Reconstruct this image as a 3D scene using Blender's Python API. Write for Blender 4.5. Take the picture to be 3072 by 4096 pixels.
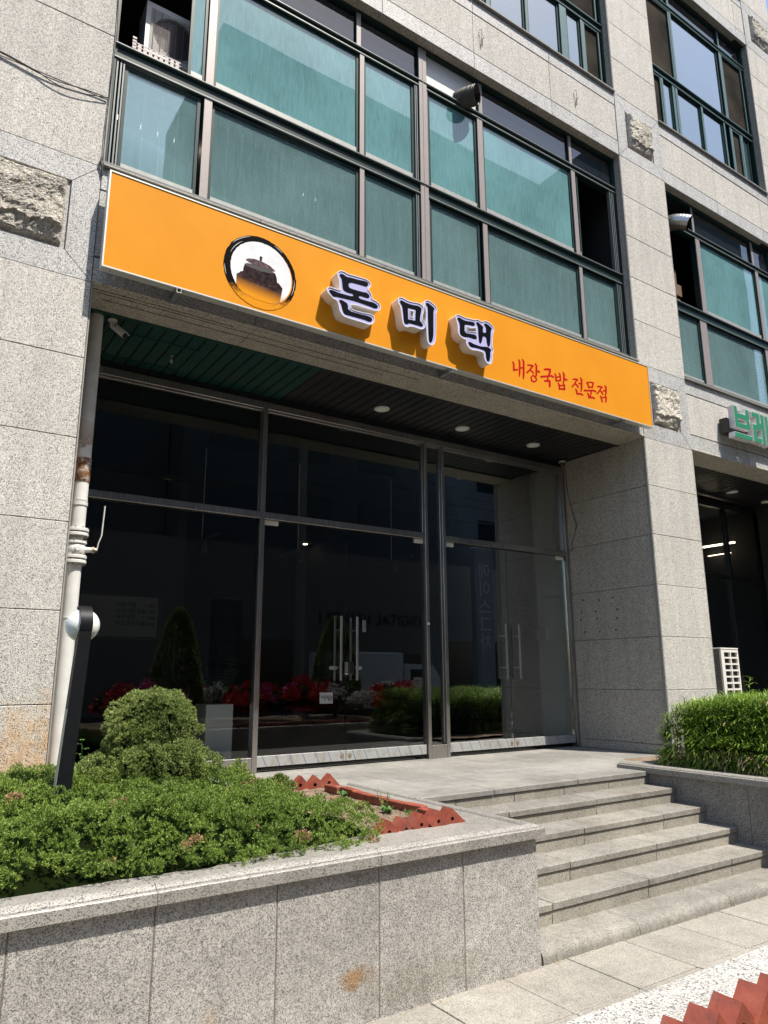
import bpy, bmesh, math, random
import numpy as np
from mathutils import Vector, Matrix, noise
from mathutils.geometry import tessellate_polygon
random.seed(7); rng = np.random.default_rng(7)
for o in list(bpy.data.objects): bpy.data.objects.remove(o)
S = bpy.context.scene
COL = S.collection
R = math.radians
# ---------------------------------------------------------------- camera (eye at the origin; X along the facade, Y into the building)
cd = bpy.data.cameras.new('camera'); cam = bpy.data.objects.new('camera', cd); COL.objects.link(cam)
cd.sensor_fit = 'VERTICAL'; cd.sensor_height = 24; cd.lens = 16.908; cd.clip_start = .05; cd.clip_end = 600
RW = ((0.82973657, -0.55813912, -0.00423613), (0.12028248, 0.18621433, -0.97511863), (0.54504068, 0.80858206, 0.22164319))
m = Matrix(((RW[0][0], -RW[1][0], -RW[2][0]), (RW[0][1], -RW[1][1], -RW[2][1]), (RW[0][2], -RW[1][2], -RW[2][2])))
cam.matrix_world = m.to_4x4(); S.camera = cam
# ---------------------------------------------------------------- sky, sun, exposure
SUN = Vector((.45, -1, 2.2)).normalized()
w = bpy.data.worlds.new('World'); S.world = w; w.use_nodes = True
nt = w.node_tree; sky = nt.nodes.new('ShaderNodeTexSky'); sky.sky_type = 'NISHITA'; sky.sun_disc = False
sky.sun_elevation = math.asin(SUN.z); sky.sun_rotation = math.atan2(SUN.x, SUN.y); sky.altitude = 50; sky.air_density = 1.2; sky.dust_density = 1.5
bg = nt.nodes['Background']; nt.links.new(sky.outputs[0], bg.inputs[0]); bg.inputs[1].default_value = .13
sl = bpy.data.lights.new('sun', 'SUN'); sl.energy = 4.6; sl.angle = R(.5); sl.color = (1, .93, .82)
so = bpy.data.objects.new('sun', sl); COL.objects.link(so); so.rotation_euler = SUN.to_track_quat('Z', 'Y').to_euler(); so.location = (3, -8, 14)
S.view_settings.view_transform = 'Standard'; S.view_settings.look = 'None'; S.view_settings.gamma = 1
S.view_settings.use_curve_mapping = False; S.view_settings.exposure = .85
S.render.engine = 'CYCLES'; S.cycles.max_bounces = 8; S.cycles.transparent_max_bounces = 16; S.cycles.use_denoising = True
S.cycles.caustics_reflective = False; S.cycles.caustics_refractive = False
# ---------------------------------------------------------------- materials
def lin(c):
    if isinstance(c, (int, float)): c = (c, c, c)
    return (c[0], c[1], c[2], 1)
MATS = {}
class NT:
    def __init__(s, name):
        s.m = bpy.data.materials.new(name); s.m.use_nodes = True; s.t = s.m.node_tree; s.n = s.t.nodes; s.n.clear()
        s.out = s.add('ShaderNodeOutputMaterial'); MATS[name] = s.m
    def add(s, t, **k):
        nd = s.n.new(t)
        for a, b in k.items():
            if a in nd.inputs.keys() if hasattr(nd.inputs, 'keys') else False: nd.inputs[a].default_value = b
            else: setattr(nd, a, b)
        return nd
    def l(s, a, b): s.t.links.new(a, b)
    def pos(s): return s.add('ShaderNodeNewGeometry').outputs['Position']
    def ramp(s, fac, stops, const=False):
        r = s.add('ShaderNodeValToRGB'); cr = r.color_ramp
        if const: cr.interpolation = 'CONSTANT'
        while len(cr.elements) < len(stops): cr.elements.new(.5)
        for e, (p, c) in zip(cr.elements, stops): e.position = p; e.color = lin(c)
        s.l(fac, r.inputs[0]); return r.outputs[0]
    def noise(s, scale, detail=3, vec=None, rough=.5):
        nn = s.add('ShaderNodeTexNoise'); nn.inputs['Scale'].default_value = scale; nn.inputs['Detail'].default_value = detail; nn.inputs['Roughness'].default_value = rough
        s.l(vec if vec is not None else s.pos(), nn.inputs['Vector']); return nn.outputs['Fac']
    def mix(s, f, a, b, bt='MIX'):
        mx = s.add('ShaderNodeMix'); mx.data_type = 'RGBA'; mx.blend_type = bt
        for v, i in ((f, 0), (a, 6), (b, 7)):
            if hasattr(v, 'is_linked'): s.l(v, mx.inputs[i])
            else: mx.inputs[i].default_value = v if i == 0 else lin(v)
        return mx.outputs[2]
    def math(s, op, a, b=None, clamp=False):
        mm = s.add('ShaderNodeMath'); mm.operation = op; mm.use_clamp = clamp
        for v, i in ((a, 0), (b, 1)):
            if v is None: continue
            if hasattr(v, 'is_linked'): s.l(v, mm.inputs[i])
            else: mm.inputs[i].default_value = v
        return mm.outputs[0]
    def mapr(s, v, a, b, c=0, d=1):
        mr = s.add('ShaderNodeMapRange'); s.l(v, mr.inputs[0])
        for i, q in enumerate((a, b, c, d)): mr.inputs[i+1].default_value = q
        return mr.outputs[0]
    def bump(s, h, strength, dist=.01):
        b = s.add('ShaderNodeBump'); b.inputs['Strength'].default_value = strength; b.inputs['Distance'].default_value = dist
        s.l(h, b.inputs['Height']); return b.outputs[0]
    def bsdf(s, color, rough=.5, metal=0, normal=None, ior=1.5, spec=.5, emis=None, es=0, coat=0):
        b = s.add('ShaderNodeBsdfPrincipled')
        for v, k in ((color, 'Base Color'), (rough, 'Roughness'), (metal, 'Metallic')):
            if hasattr(v, 'is_linked'): s.l(v, b.inputs[k])
            else: b.inputs[k].default_value = lin(v) if k == 'Base Color' else v
        b.inputs['IOR'].default_value = ior; b.inputs['Specular IOR Level'].default_value = spec; b.inputs['Coat Weight'].default_value = coat
        if normal is not None: s.l(normal, b.inputs['Normal'])
        if emis is not None: b.inputs['Emission Color'].default_value = lin(emis); b.inputs['Emission Strength'].default_value = es
        return b.outputs[0]
    def done(s, sh): s.l(sh, s.out.inputs['Surface']); return s.m
    def rnd(s): return s.add('ShaderNodeObjectInfo').outputs['Random']
    def island(s): return s.add('ShaderNodeNewGeometry').outputs['Random Per Island']
    def sep(s, v):
        q = s.add('ShaderNodeSeparateXYZ'); s.l(v, q.inputs[0]); return q.outputs

def granite(name, light, mid, dark, scale=190, fd=.2, fm=.5, rough=.65, bump=.25, stains=None, tone=.07, mott=.12, spots=None, blot=(.9, 1.03), patch=.10, streak=.10):
    g = NT(name); p = g.pos()
    v = g.add('ShaderNodeTexVoronoi'); v.inputs['Scale'].default_value = scale
    # warp the cells so that grains are irregular
    wn = g.add('ShaderNodeTexNoise'); wn.inputs['Scale'].default_value = scale*.9; g.l(p, wn.inputs['Vector'])
    va = g.add('ShaderNodeVectorMath'); va.operation = 'SCALE'; g.l(wn.outputs['Color'], va.inputs[0]); va.inputs['Scale'].default_value = .5/scale
    vb = g.add('ShaderNodeVectorMath'); vb.operation = 'ADD'; g.l(p, vb.inputs[0]); g.l(va.outputs[0], vb.inputs[1])
    g.l(vb.outputs[0], v.inputs['Vector'])
    ch = g.sep(v.outputs['Color'])[0]
    # cluster the dark flecks a little
    cl = g.noise(scale*.28, 2); ch2 = g.math('ADD', ch, g.mapr(cl, .3, .7, -mott, mott))
    col = g.ramp(ch2, [(0, dark), (fd, mid), (fm, light), (.93, tuple(min(1, c*1.12) for c in light))], True)
    pat = g.noise(26, 3, rough=.6); col = g.mix(1, col, g.ramp(pat, [(.3, 1-patch), (.7, 1+patch*.4)]), 'MULTIPLY')
    mpz = g.add('ShaderNodeMapping'); mpz.inputs['Scale'].default_value = (7, 7, .55); g.l(p, mpz.inputs[0]); stk = g.noise(1, 5, mpz.outputs[0], .6)
    col = g.mix(1, col, g.ramp(stk, [(.38, 1-streak), (.56, 1)]), 'MULTIPLY')
    big = g.noise(1.3, 5, rough=.65); col = g.mix(1, col, g.ramp(big, [(.3, blot[0]), (.7, blot[1])]), 'MULTIPLY')
    tn = g.mapr(g.rnd(), 0, 1, 1-tone, 1+tone*.4)
    cc = g.add('ShaderNodeCombineColor')
    for i in range(3): g.l(tn, cc.inputs[i])
    col = g.mix(1, col, cc.outputs[0], 'MULTIPLY')
    for (cx, cy, cz, rx, ry, rz, c, st) in (spots or []):
        xyz = g.sep(p)
        d = None
        for i, (a, b) in enumerate(((cx, rx), (cy, ry), (cz, rz))):
            q = g.math('POWER', g.math('DIVIDE', g.math('SUBTRACT', xyz[i], a), b), 2)
            d = q if d is None else g.math('ADD', d, q)
        nn = g.noise(9, 4); d = g.math('ADD', d, g.mapr(nn, .3, .7, -.5, .5))
        col = g.mix(g.mapr(d, .1, 1.1, st, 0), col, c, 'MULTIPLY')
    if stains: col = g.mix(g.mapr(g.noise(3.1, 6, rough=.7), .52, .72, 0, stains[0]), col, stains[1], 'MULTIPLY')
    h = g.math('ADD', ch, g.math('MULTIPLY', g.noise(scale*.5, 2), .6))
    return g.done(g.bsdf(col, rough, normal=g.bump(h, bump, .004)))

granite('granite_flamed', (.68, .655, .61), (.50, .485, .455), (.17, .168, .165), 230, .2, .45, .8, .6, mott=.06, spots=[(.9, 5.55, -.75, .5, 1, .62, (1, .66, .34), .75)], blot=(.93, 1.03))
granite('granite_band', (.60, .60, .59), (.40, .405, .41), (.13, .13, .14), 200, .22, .5, .6, .2, mott=.05)
granite('granite_beam', (.60, .555, .48), (.43, .40, .345), (.14, .13, .12), 210, .27, .5, .75, .4, mott=.05)
granite('granite_wall', (.53, .51, .475), (.36, .347, .325), (.13, .128, .126), 290, .27, .55, .45, .15, mott=.10, patch=.2,
        spots=[(2.115, 3.4, -1.46, .12, 1, .055, (.80, .48, .20), .85), (2.08, 3.4, -1.50, .06, 1, .02, (.6, .36, .14), .7), (1.36, 3.4, -1.5, .05, 1, .12, (.8, .62, .4), .5), (2.55, 3.4, -1.55, .5, 1, .12, (.72, .70, .62), .5), (.8, 3.4, -1.6, .8, 1, .14, (.72, .70, .62), .5)], blot=(.74, 1.06))
granite('granite_wall_weathered', (.42, .395, .355), (.27, .25, .22), (.085, .08, .072), 260, .30, .58, .6, .2, blot=(.5, 1.08), mott=.08)
granite('granite_cap', (.335, .32, .292), (.235, .225, .205), (.065, .065, .066), 270, .17, .36, .45, .1, blot=(.85, 1.04), mott=.05)
granite('granite_cap_pale', (.50, .49, .46), (.36, .355, .34), (.11, .11, .115), 230, .18, .4, .5, .1, mott=.06)
granite('granite_step', (.33, .315, .28), (.255, .24, .215), (.12, .115, .105), 300, .2, .5, .8, .25, blot=(.62, 1.1), stains=(.8, (.66, .62, .56)), mott=.06, patch=.2)
granite('granite_split', (.78, .73, .64), (.60, .56, .48), (.25, .23, .20), 200, .25, .5, .9, .8, patch=.3, blot=(.7, 1.05))
granite('granite_riser', (.40, .375, .32), (.30, .28, .235), (.13, .125, .11), 300, .2, .5, .85, .3, blot=(.75, 1.05), stains=(.5, (.7, .68, .6)), mott=.04)
granite('granite_paver', (.36, .34, .30), (.27, .255, .225), (.14, .13, .12), 270, .15, .45, .8, .2, blot=(.80, 1.06), stains=(.35, (.8, .76, .68)), mott=.04)
granite('granite_terrace', (.32, .31, .285), (.27, .262, .245), (.19, .185, .178), 270, .12, .5, .6, .12, blot=(.66, 1.12), stains=(.9, (.66, .71, .76)), mott=.05, patch=.14)

def plain(name, c, rough=.5, metal=0, var=0, vs=8, bump=0, bs=60, spec=.5, coat=0):
    g = NT(name); col = lin(c)
    cc = c if isinstance(c, tuple) else (c, c, c)
    if var: cc = g.mix(1, g.mix(1, cc, g.ramp(g.noise(vs, 5, rough=.65), [(.3, 1-var), (.7, 1+var*.3)]), 'MULTIPLY'), (1, 1, 1), 'MULTIPLY')
    nrm = g.bump(g.noise(bs, 3), bump, .003) if bump else None
    return g.done(g.bsdf(cc, rough, metal, nrm, spec=spec, coat=coat))
plain('joint_dark', (.06, .055, .05), .9)
plain('mortar_joint', (.17, .155, .13), .9, var=.3)
plain('sealant', (.30, .29, .27), .7, var=.2)
plain('mortar_dark', (.035, .033, .03), .9)
plain('frame_green', (.010, .030, .029), .4, .0, .15, 14, spec=.25)
plain('frame_teal', (.10, .17, .165), .4, .2, .15, 14)
plain('frame_pink', (.28, .245, .24), .45, .1, .12, 20)
plain('frame_grey', (.15, .175, .18), .45, .2, .15, 20)
plain('sash_grey', (.33, .34, .33), .5, .1, .2, 20)
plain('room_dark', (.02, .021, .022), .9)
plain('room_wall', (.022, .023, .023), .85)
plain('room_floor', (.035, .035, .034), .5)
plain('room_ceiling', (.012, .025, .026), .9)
plain('pale_wall', (.80, .86, .83), .8, var=.06, vs=3)
plain('white_paint', (.74, .74, .72), .4, var=.06)
plain('pipe_white', (.66, .67, .66), .45, var=.12, vs=9)
plain('white_plastic', (.72, .70, .66), .4, var=.06)
plain('black_plastic', (.012, .012, .013), .3)
plain('chrome', (.6, .6, .6), .12, 1)
plain('galvanised', (.42, .43, .43), .42, .8, .2, 30)
plain('flex_duct', (.07, .065, .058), .5, .6, .3, 18)
plain('silver_duct', (.42, .42, .42), .3, .85, .08, 10)
plain('cabinet_aluminium', (.60, .62, .58), .4, .35, .05)
plain('letter_side', (.74, .71, .66), .5, var=.04)
plain('letter_lavender', (.42, .42, .68), .5, spec=.15)
plain('letter_rim', (.70, .70, .80), .4)
plain('letter_black', (.0015, .0025, .006), .6, spec=.04)
plain('red_vinyl', (.46, .002, .005), .5, spec=.1)
plain('green_acrylic', (.008, .20, .085), .4, var=.06, vs=20)
plain('sign_white', (.68, .67, .68), .5, var=.05)
plain('lamp_post_black', (.006, .007, .009), .5, var=.3, vs=25, bump=.2, bs=30, spec=.2)
plain('lamp_post_edge', (.42, .38, .30), .6)
plain('globe', (.72, .74, .72), .25, coat=.3)
plain('cable', (.035, .035, .035), .6)
plain('dirt_trace', (.10, .085, .07), .9)
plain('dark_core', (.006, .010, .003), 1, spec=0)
plain('twig', (.16, .10, .055), .9)
plain('plant_pot_white', (.70, .73, .71), .35)
plain('paper_label', (.72, .71, .62), .6, var=.12, vs=40)
plain('metal_screw', (.35, .30, .22), .45, .7)
plain('asphalt', (.055, .055, .057), .9, var=.25, vs=5, bump=.3, bs=120)
plain('opposite_stone', (.085, .095, .108), .7, var=.12, vs=.6)
plain('opposite_band', (.22, .195, .165), .7, var=.08)
plain('opposite_window', (.01, .014, .018), .1)
plain('wood_box', (.14, .07, .035), .7, var=.3, vs=8)
plain('ink', (.02, .02, .02), .7)
plain('ink_pale', (.22, .23, .23), .6)
plain('board_face', (.22, .22, .21), .6)
plain('towel', (.55, .60, .62), .8)
plain('cardboard', (.16, .10, .055), .8, var=.2)
def emit(name, c, s):
    g = NT(name); e = g.add('ShaderNodeEmission'); e.inputs[0].default_value = lin(c); e.inputs[1].default_value = s; g.done(e.outputs[0])
emit('tube_light', (1, .97, .86), 4); emit('warm_light', (1, .82, .55), 6)
def steel():
    g = NT('brushed_steel'); p = g.pos(); mp = g.add('ShaderNodeMapping'); mp.inputs['Scale'].default_value = (260, 260, 2); g.l(p, mp.inputs[0])
    n = g.noise(1, 2, mp.outputs[0]); big = g.noise(2.5, 4)
    return g.done(g.bsdf(g.ramp(big, [(.3, (.30, .285, .27)), (.7, (.40, .385, .37))]), g.mapr(n, .3, .7, .24, .36), .85, g.bump(n, .05, .001)))
steel()
def steel_film():   # bottom rails still under their printed protective film
    g = NT('film_steel'); p = g.pos(); q = g.sep(p)
    d = g.math('ADD', g.math('MULTIPLY', q[0], 1), g.math('MULTIPLY', q[2], .45))
    s = g.math('FRACT', g.math('MULTIPLY', d, 6.6)); line = g.math('LESS_THAN', s, .05)
    s2 = g.math('FRACT', g.math('ADD', g.math('MULTIPLY', d, 6.6), .5)); l2 = g.math('MULTIPLY', g.math('LESS_THAN', s2, .035), g.math('GREATER_THAN', g.noise(60, 2), .52))
    dirt = g.noise(6, 6, rough=.7)
    col = g.mix(g.mapr(dirt, .5, .62, 0, .55), (.36, .37, .37), (.24, .20, .155))
    col = g.mix(line, col, (.06, .10, .22)); col = g.mix(g.math('MULTIPLY', l2, .6), col, (.12, .14, .2))
    return g.done(g.bsdf(col, .4, .15))
steel_film()
def glassy(name, tint, ior=1.55, boost=1.0, dust=0, dustc=(.3, .4, .4), dscale=4, rough=0.0, wobble=0):
    g = NT(name); tr = g.add('ShaderNodeBsdfTransparent'); tr.inputs[0].default_value = lin(tint)
    gl = g.add('ShaderNodeBsdfGlossy'); gl.inputs['Roughness'].default_value = rough; gl.inputs[0].default_value = lin(.95)
    if wobble: g.l(g.bump(g.noise(1.2, 1), wobble, .02), gl.inputs['Normal'])
    fr = g.add('ShaderNodeFresnel'); fr.inputs[0].default_value = ior
    base = tr.outputs[0]
    if dust:
        df = g.add('ShaderNodeBsdfDiffuse'); df.inputs[0].default_value = lin(dustc)
        mp = g.add('ShaderNodeMapping'); mp.inputs['Scale'].default_value = (22, 22, 2.2); g.l(g.pos(), mp.inputs[0])
        st = g.noise(dscale*.8, 4, mp.outputs[0], .6); cl = g.noise(1.7, 3)
        f = g.math('MULTIPLY', g.mapr(g.math('ADD', g.math('MULTIPLY', st, .6), g.math('MULTIPLY', cl, .6)), .4, .8, .75, 1.25), dust, True)
        ms = g.add('ShaderNodeMixShader'); g.l(f, ms.inputs[0]); g.l(base, ms.inputs[1]); g.l(df.outputs[0], ms.inputs[2]); base = ms.outputs[0]
    m2 = g.add('ShaderNodeMixShader'); g.l(g.math('MULTIPLY', fr.outputs[0], boost, True), m2.inputs[0]); g.l(base, m2.inputs[1]); g.l(gl.outputs[0], m2.inputs[2])
    return g.done(m2.outputs[0])
glassy('shop_glass', (.95, .97, .965), 1.5, .70)
glassy('film_glass', (.40, .62, .62), 1.6, 1.35, .68, (.19, .40, .425), wobble=.04)
glassy('frosted_glass', (.86, .97, .97), 1.55, .8, .26, (.38, .62, .64), wobble=.02)
glassy('plain_glass', (.30, .36, .40), 1.6, 1.3, .25, (.05, .07, .09), wobble=.02)
glassy('sky_glass', (.30, .48, .5), 1.9, 2.2, .4, (.10, .20, .22), wobble=.01)
def screen():
    g = NT('insect_screen'); tr = g.add('ShaderNodeBsdfTransparent'); tr.inputs[0].default_value = lin(.5)
    df = g.add('ShaderNodeBsdfDiffuse'); g.l(g.ramp(g.noise(1.5, 3), [(.35, (.035, .033, .03)), (.7, (.08, .07, .06))]), df.inputs[0])
    ms = g.add('ShaderNodeMixShader'); ms.inputs[0].default_value = .8; g.l(tr.outputs[0], ms.inputs[1]); g.l(df.outputs[0], ms.inputs[2]); g.done(ms.outputs[0])
screen()
plain('blind_slat', (.27, .45, .47), .8, var=.15, vs=2); plain('blind_edge', (.85, .93, .93), .7)
def slat(name, c, c2):
    g = NT(name); n = g.noise(3, 5, rough=.6); g.done(g.bsdf(g.mix(g.mapr(n, .4, .7), c, c2), .38))
slat('slat_green', (.004, .042, .033), (.008, .055, .043)); slat('slat_black', (.010, .0105, .013), (.02, .02, .023))
def orange():
    g = NT('orange_panel'); n = g.noise(2.2, 4); weave = g.noise(90, 2)
    c = g.mix(g.mapr(n, .35, .65), (.66, .258, .012), (.70, .28, .016)); c = g.mix(g.math('MULTIPLY', g.mapr(weave, .4, .6), .10), c, (.56, .215, .012))
    g.done(g.bsdf(c, .55, spec=.08))
orange()
def logo_mats():
    OR = (.68, .269, .014)
    for nm, inner in (('logo_disc', 0), ('logo_ring', 1), ('logo_pot', 2), ('logo_lid', 3), ('logo_stove', 4)):
        g = NT(nm); p = g.pos(); q = g.sep(p)
        fade = g.mapr(g.math('ADD', q[2], g.math('MULTIPLY', g.math('SUBTRACT', g.noise(9, 4), .5), .06)), 3.235, 3.36)
        if inner == 0: base = g.mix(g.mapr(g.noise(7, 4), .3, .75), (.80, .81, .83), (.62, .64, .67))
        elif inner == 1: base = (.002, .002, .003)
        elif inner == 2: base = g.mix(g.mapr(g.noise(30, 4), .35, .7), (.012, .007, .008), (.05, .03, .034))
        elif inner == 3: base = g.mix(g.mapr(g.noise(22, 4), .35, .7), (.06, .036, .042), (.17, .115, .13))
        else:
            x = g.math('ADD', q[0], g.math('MULTIPLY', g.math('FLOOR', g.math('MULTIPLY', q[2], 18)), .05))
            jl = g.math('MAXIMUM', g.math('LESS_THAN', g.math('FRACT', g.math('MULTIPLY', q[2], 18)), .10), g.math('LESS_THAN', g.math('FRACT', g.math('MULTIPLY', x, 9)), .05))
            base = g.mix(jl, g.mix(g.mapr(g.noise(25, 4), .35, .7), (.022, .012, .012), (.075, .042, .042)), (.012, .008, .009))
            fade = g.mapr(g.math('ADD', q[2], g.math('MULTIPLY', q[0], .12)), 3.55, 3.67)
        if inner == 1: fade = g.mapr(g.math('ADD', q[2], g.math('MULTIPLY', g.math('SUBTRACT', g.noise(40, 3), .5), .16)), 3.22, 3.33)
        g.done(g.bsdf(g.mix(fade, OR, base), .6, spec=.03))
logo_mats()
def leaf(name, stops, rough=.5, trans=.15, spec=.4):
    g = NT(name); i = g.island(); n = g.noise(2.5, 3)
    f = g.math('ADD', g.math('MULTIPLY', i, .65), g.mapr(n, .3, .7, 0, .35))
    c = g.ramp(f, stops)
    b = g.bsdf(c, rough, spec=spec); t = g.add('ShaderNodeBsdfTranslucent'); g.l(c, t.inputs[0])
    ms = g.add('ShaderNodeMixShader'); ms.inputs[0].default_value = trans; g.l(b, ms.inputs[1]); g.l(t.outputs[0], ms.inputs[2]); g.done(ms.outputs[0])
leaf('juniper_leaf', [(0, (.06, .11, .020)), (.45, (.15, .235, .038)), (.8, (.26, .37, .065)), (1, (.44, .50, .13))])
leaf('juniper_dome_leaf', [(0, (.07, .11, .035)), (.45, (.17, .235, .06)), (.8, (.31, .38, .11)), (1, (.50, .53, .20))])
leaf('juniper_brown', [(0, (.22, .12, .06)), (1, (.50, .33, .18))])
leaf('bamboo_leaf', [(0, (.045, .10, .014)), (.4, (.13, .235, .028)), (.8, (.30, .44, .055)), (1, (.60, .62, .20))], trans=.3)
leaf('bamboo_dry', [(0, (.30, .22, .12)), (1, (.60, .50, .32))])
leaf('weed_leaf', [(0, (.05, .13, .03)), (1, (.16, .30, .08))], trans=.3)
leaf('dark_leaf', [(0, (.01, .04, .012)), (1, (.05, .12, .03))])
leaf('conifer_leaf', [(0, (.08, .14, .03)), (1, (.34, .42, .10))], trans=.35)
leaf('azalea_red', [(0, (.36, .008, .015)), (1, (.70, .045, .05))]); leaf('azalea_pink', [(0, (.45, .03, .20)), (1, (.7, .15, .4))]); leaf('azalea_white', [(0, (.5, .52, .5)), (1, (.75, .75, .75))])
leaf('azalea_leaf', [(0, (.02, .04, .012)), (1, (.07, .11, .03))])
def soilm():
    g = NT('soil'); n = g.noise(55, 6, rough=.75); n2 = g.noise(9, 4)
    c = g.ramp(n, [(.3, (.07, .045, .03)), (.5, (.20, .145, .10)), (.7, (.36, .29, .21))]); c = g.mix(g.mapr(n2, .45, .7, 0, .5), c, (.08, .055, .04))
    g.done(g.bsdf(c, .95, normal=g.bump(n, .8, .012)))
soilm()
def brickm():
    g = NT('brick_red'); n = g.noise(14, 5); f = g.noise(90, 3)
    c = g.ramp(n, [(.3, (.15, .038, .026)), (.55, (.26, .060, .032)), (.8, (.32, .10, .055))]); c = g.mix(g.mapr(g.noise(6, 5, rough=.7), .52, .66, 0, .6), c, (.16, .10, .075))
    c = g.mix(g.mapr(g.rnd(), 0, 1, 0, .35), c, (.22, .04, .025)); c = g.mix(g.mapr(f, .62, .75, 0, .4), c, (.10, .03, .02))
    g.done(g.bsdf(c, .6, normal=g.bump(f, .25, .004)))
brickm()
def rusty(name):
    g = NT(name); p = g.pos(); q = g.sep(p); n = g.noise(16, 6, rough=.7)
    band = g.math('MULTIPLY', g.mapr(q[2], 1.55, 1.56, 0, 1), g.mapr(q[2], 1.755, 1.765, 1, 0))
    b2 = g.math('MULTIPLY', g.mapr(q[2], 1.755, 1.765, 0, 1), g.mapr(q[2], 1.8, 2.2, .75, 0))
    f = g.math('ADD', g.math('MULTIPLY', band, g.mapr(n, .36, .5)), g.math('MULTIPLY', b2, g.mapr(g.noise(7, 4), .5, .56)), True)
    base = g.mix(g.mapr(g.noise(6, 4), .35, .7), (.70, .71, .70), (.52, .52, .50))
    c = g.mix(f, base, g.ramp(g.noise(30, 4), [(.35, (.10, .035, .012)), (.65, (.34, .17, .07))]))
    g.done(g.bsdf(c, g.mapr(f, 0, 1, .42, .9)))
rusty('pipe_rusty')
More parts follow.
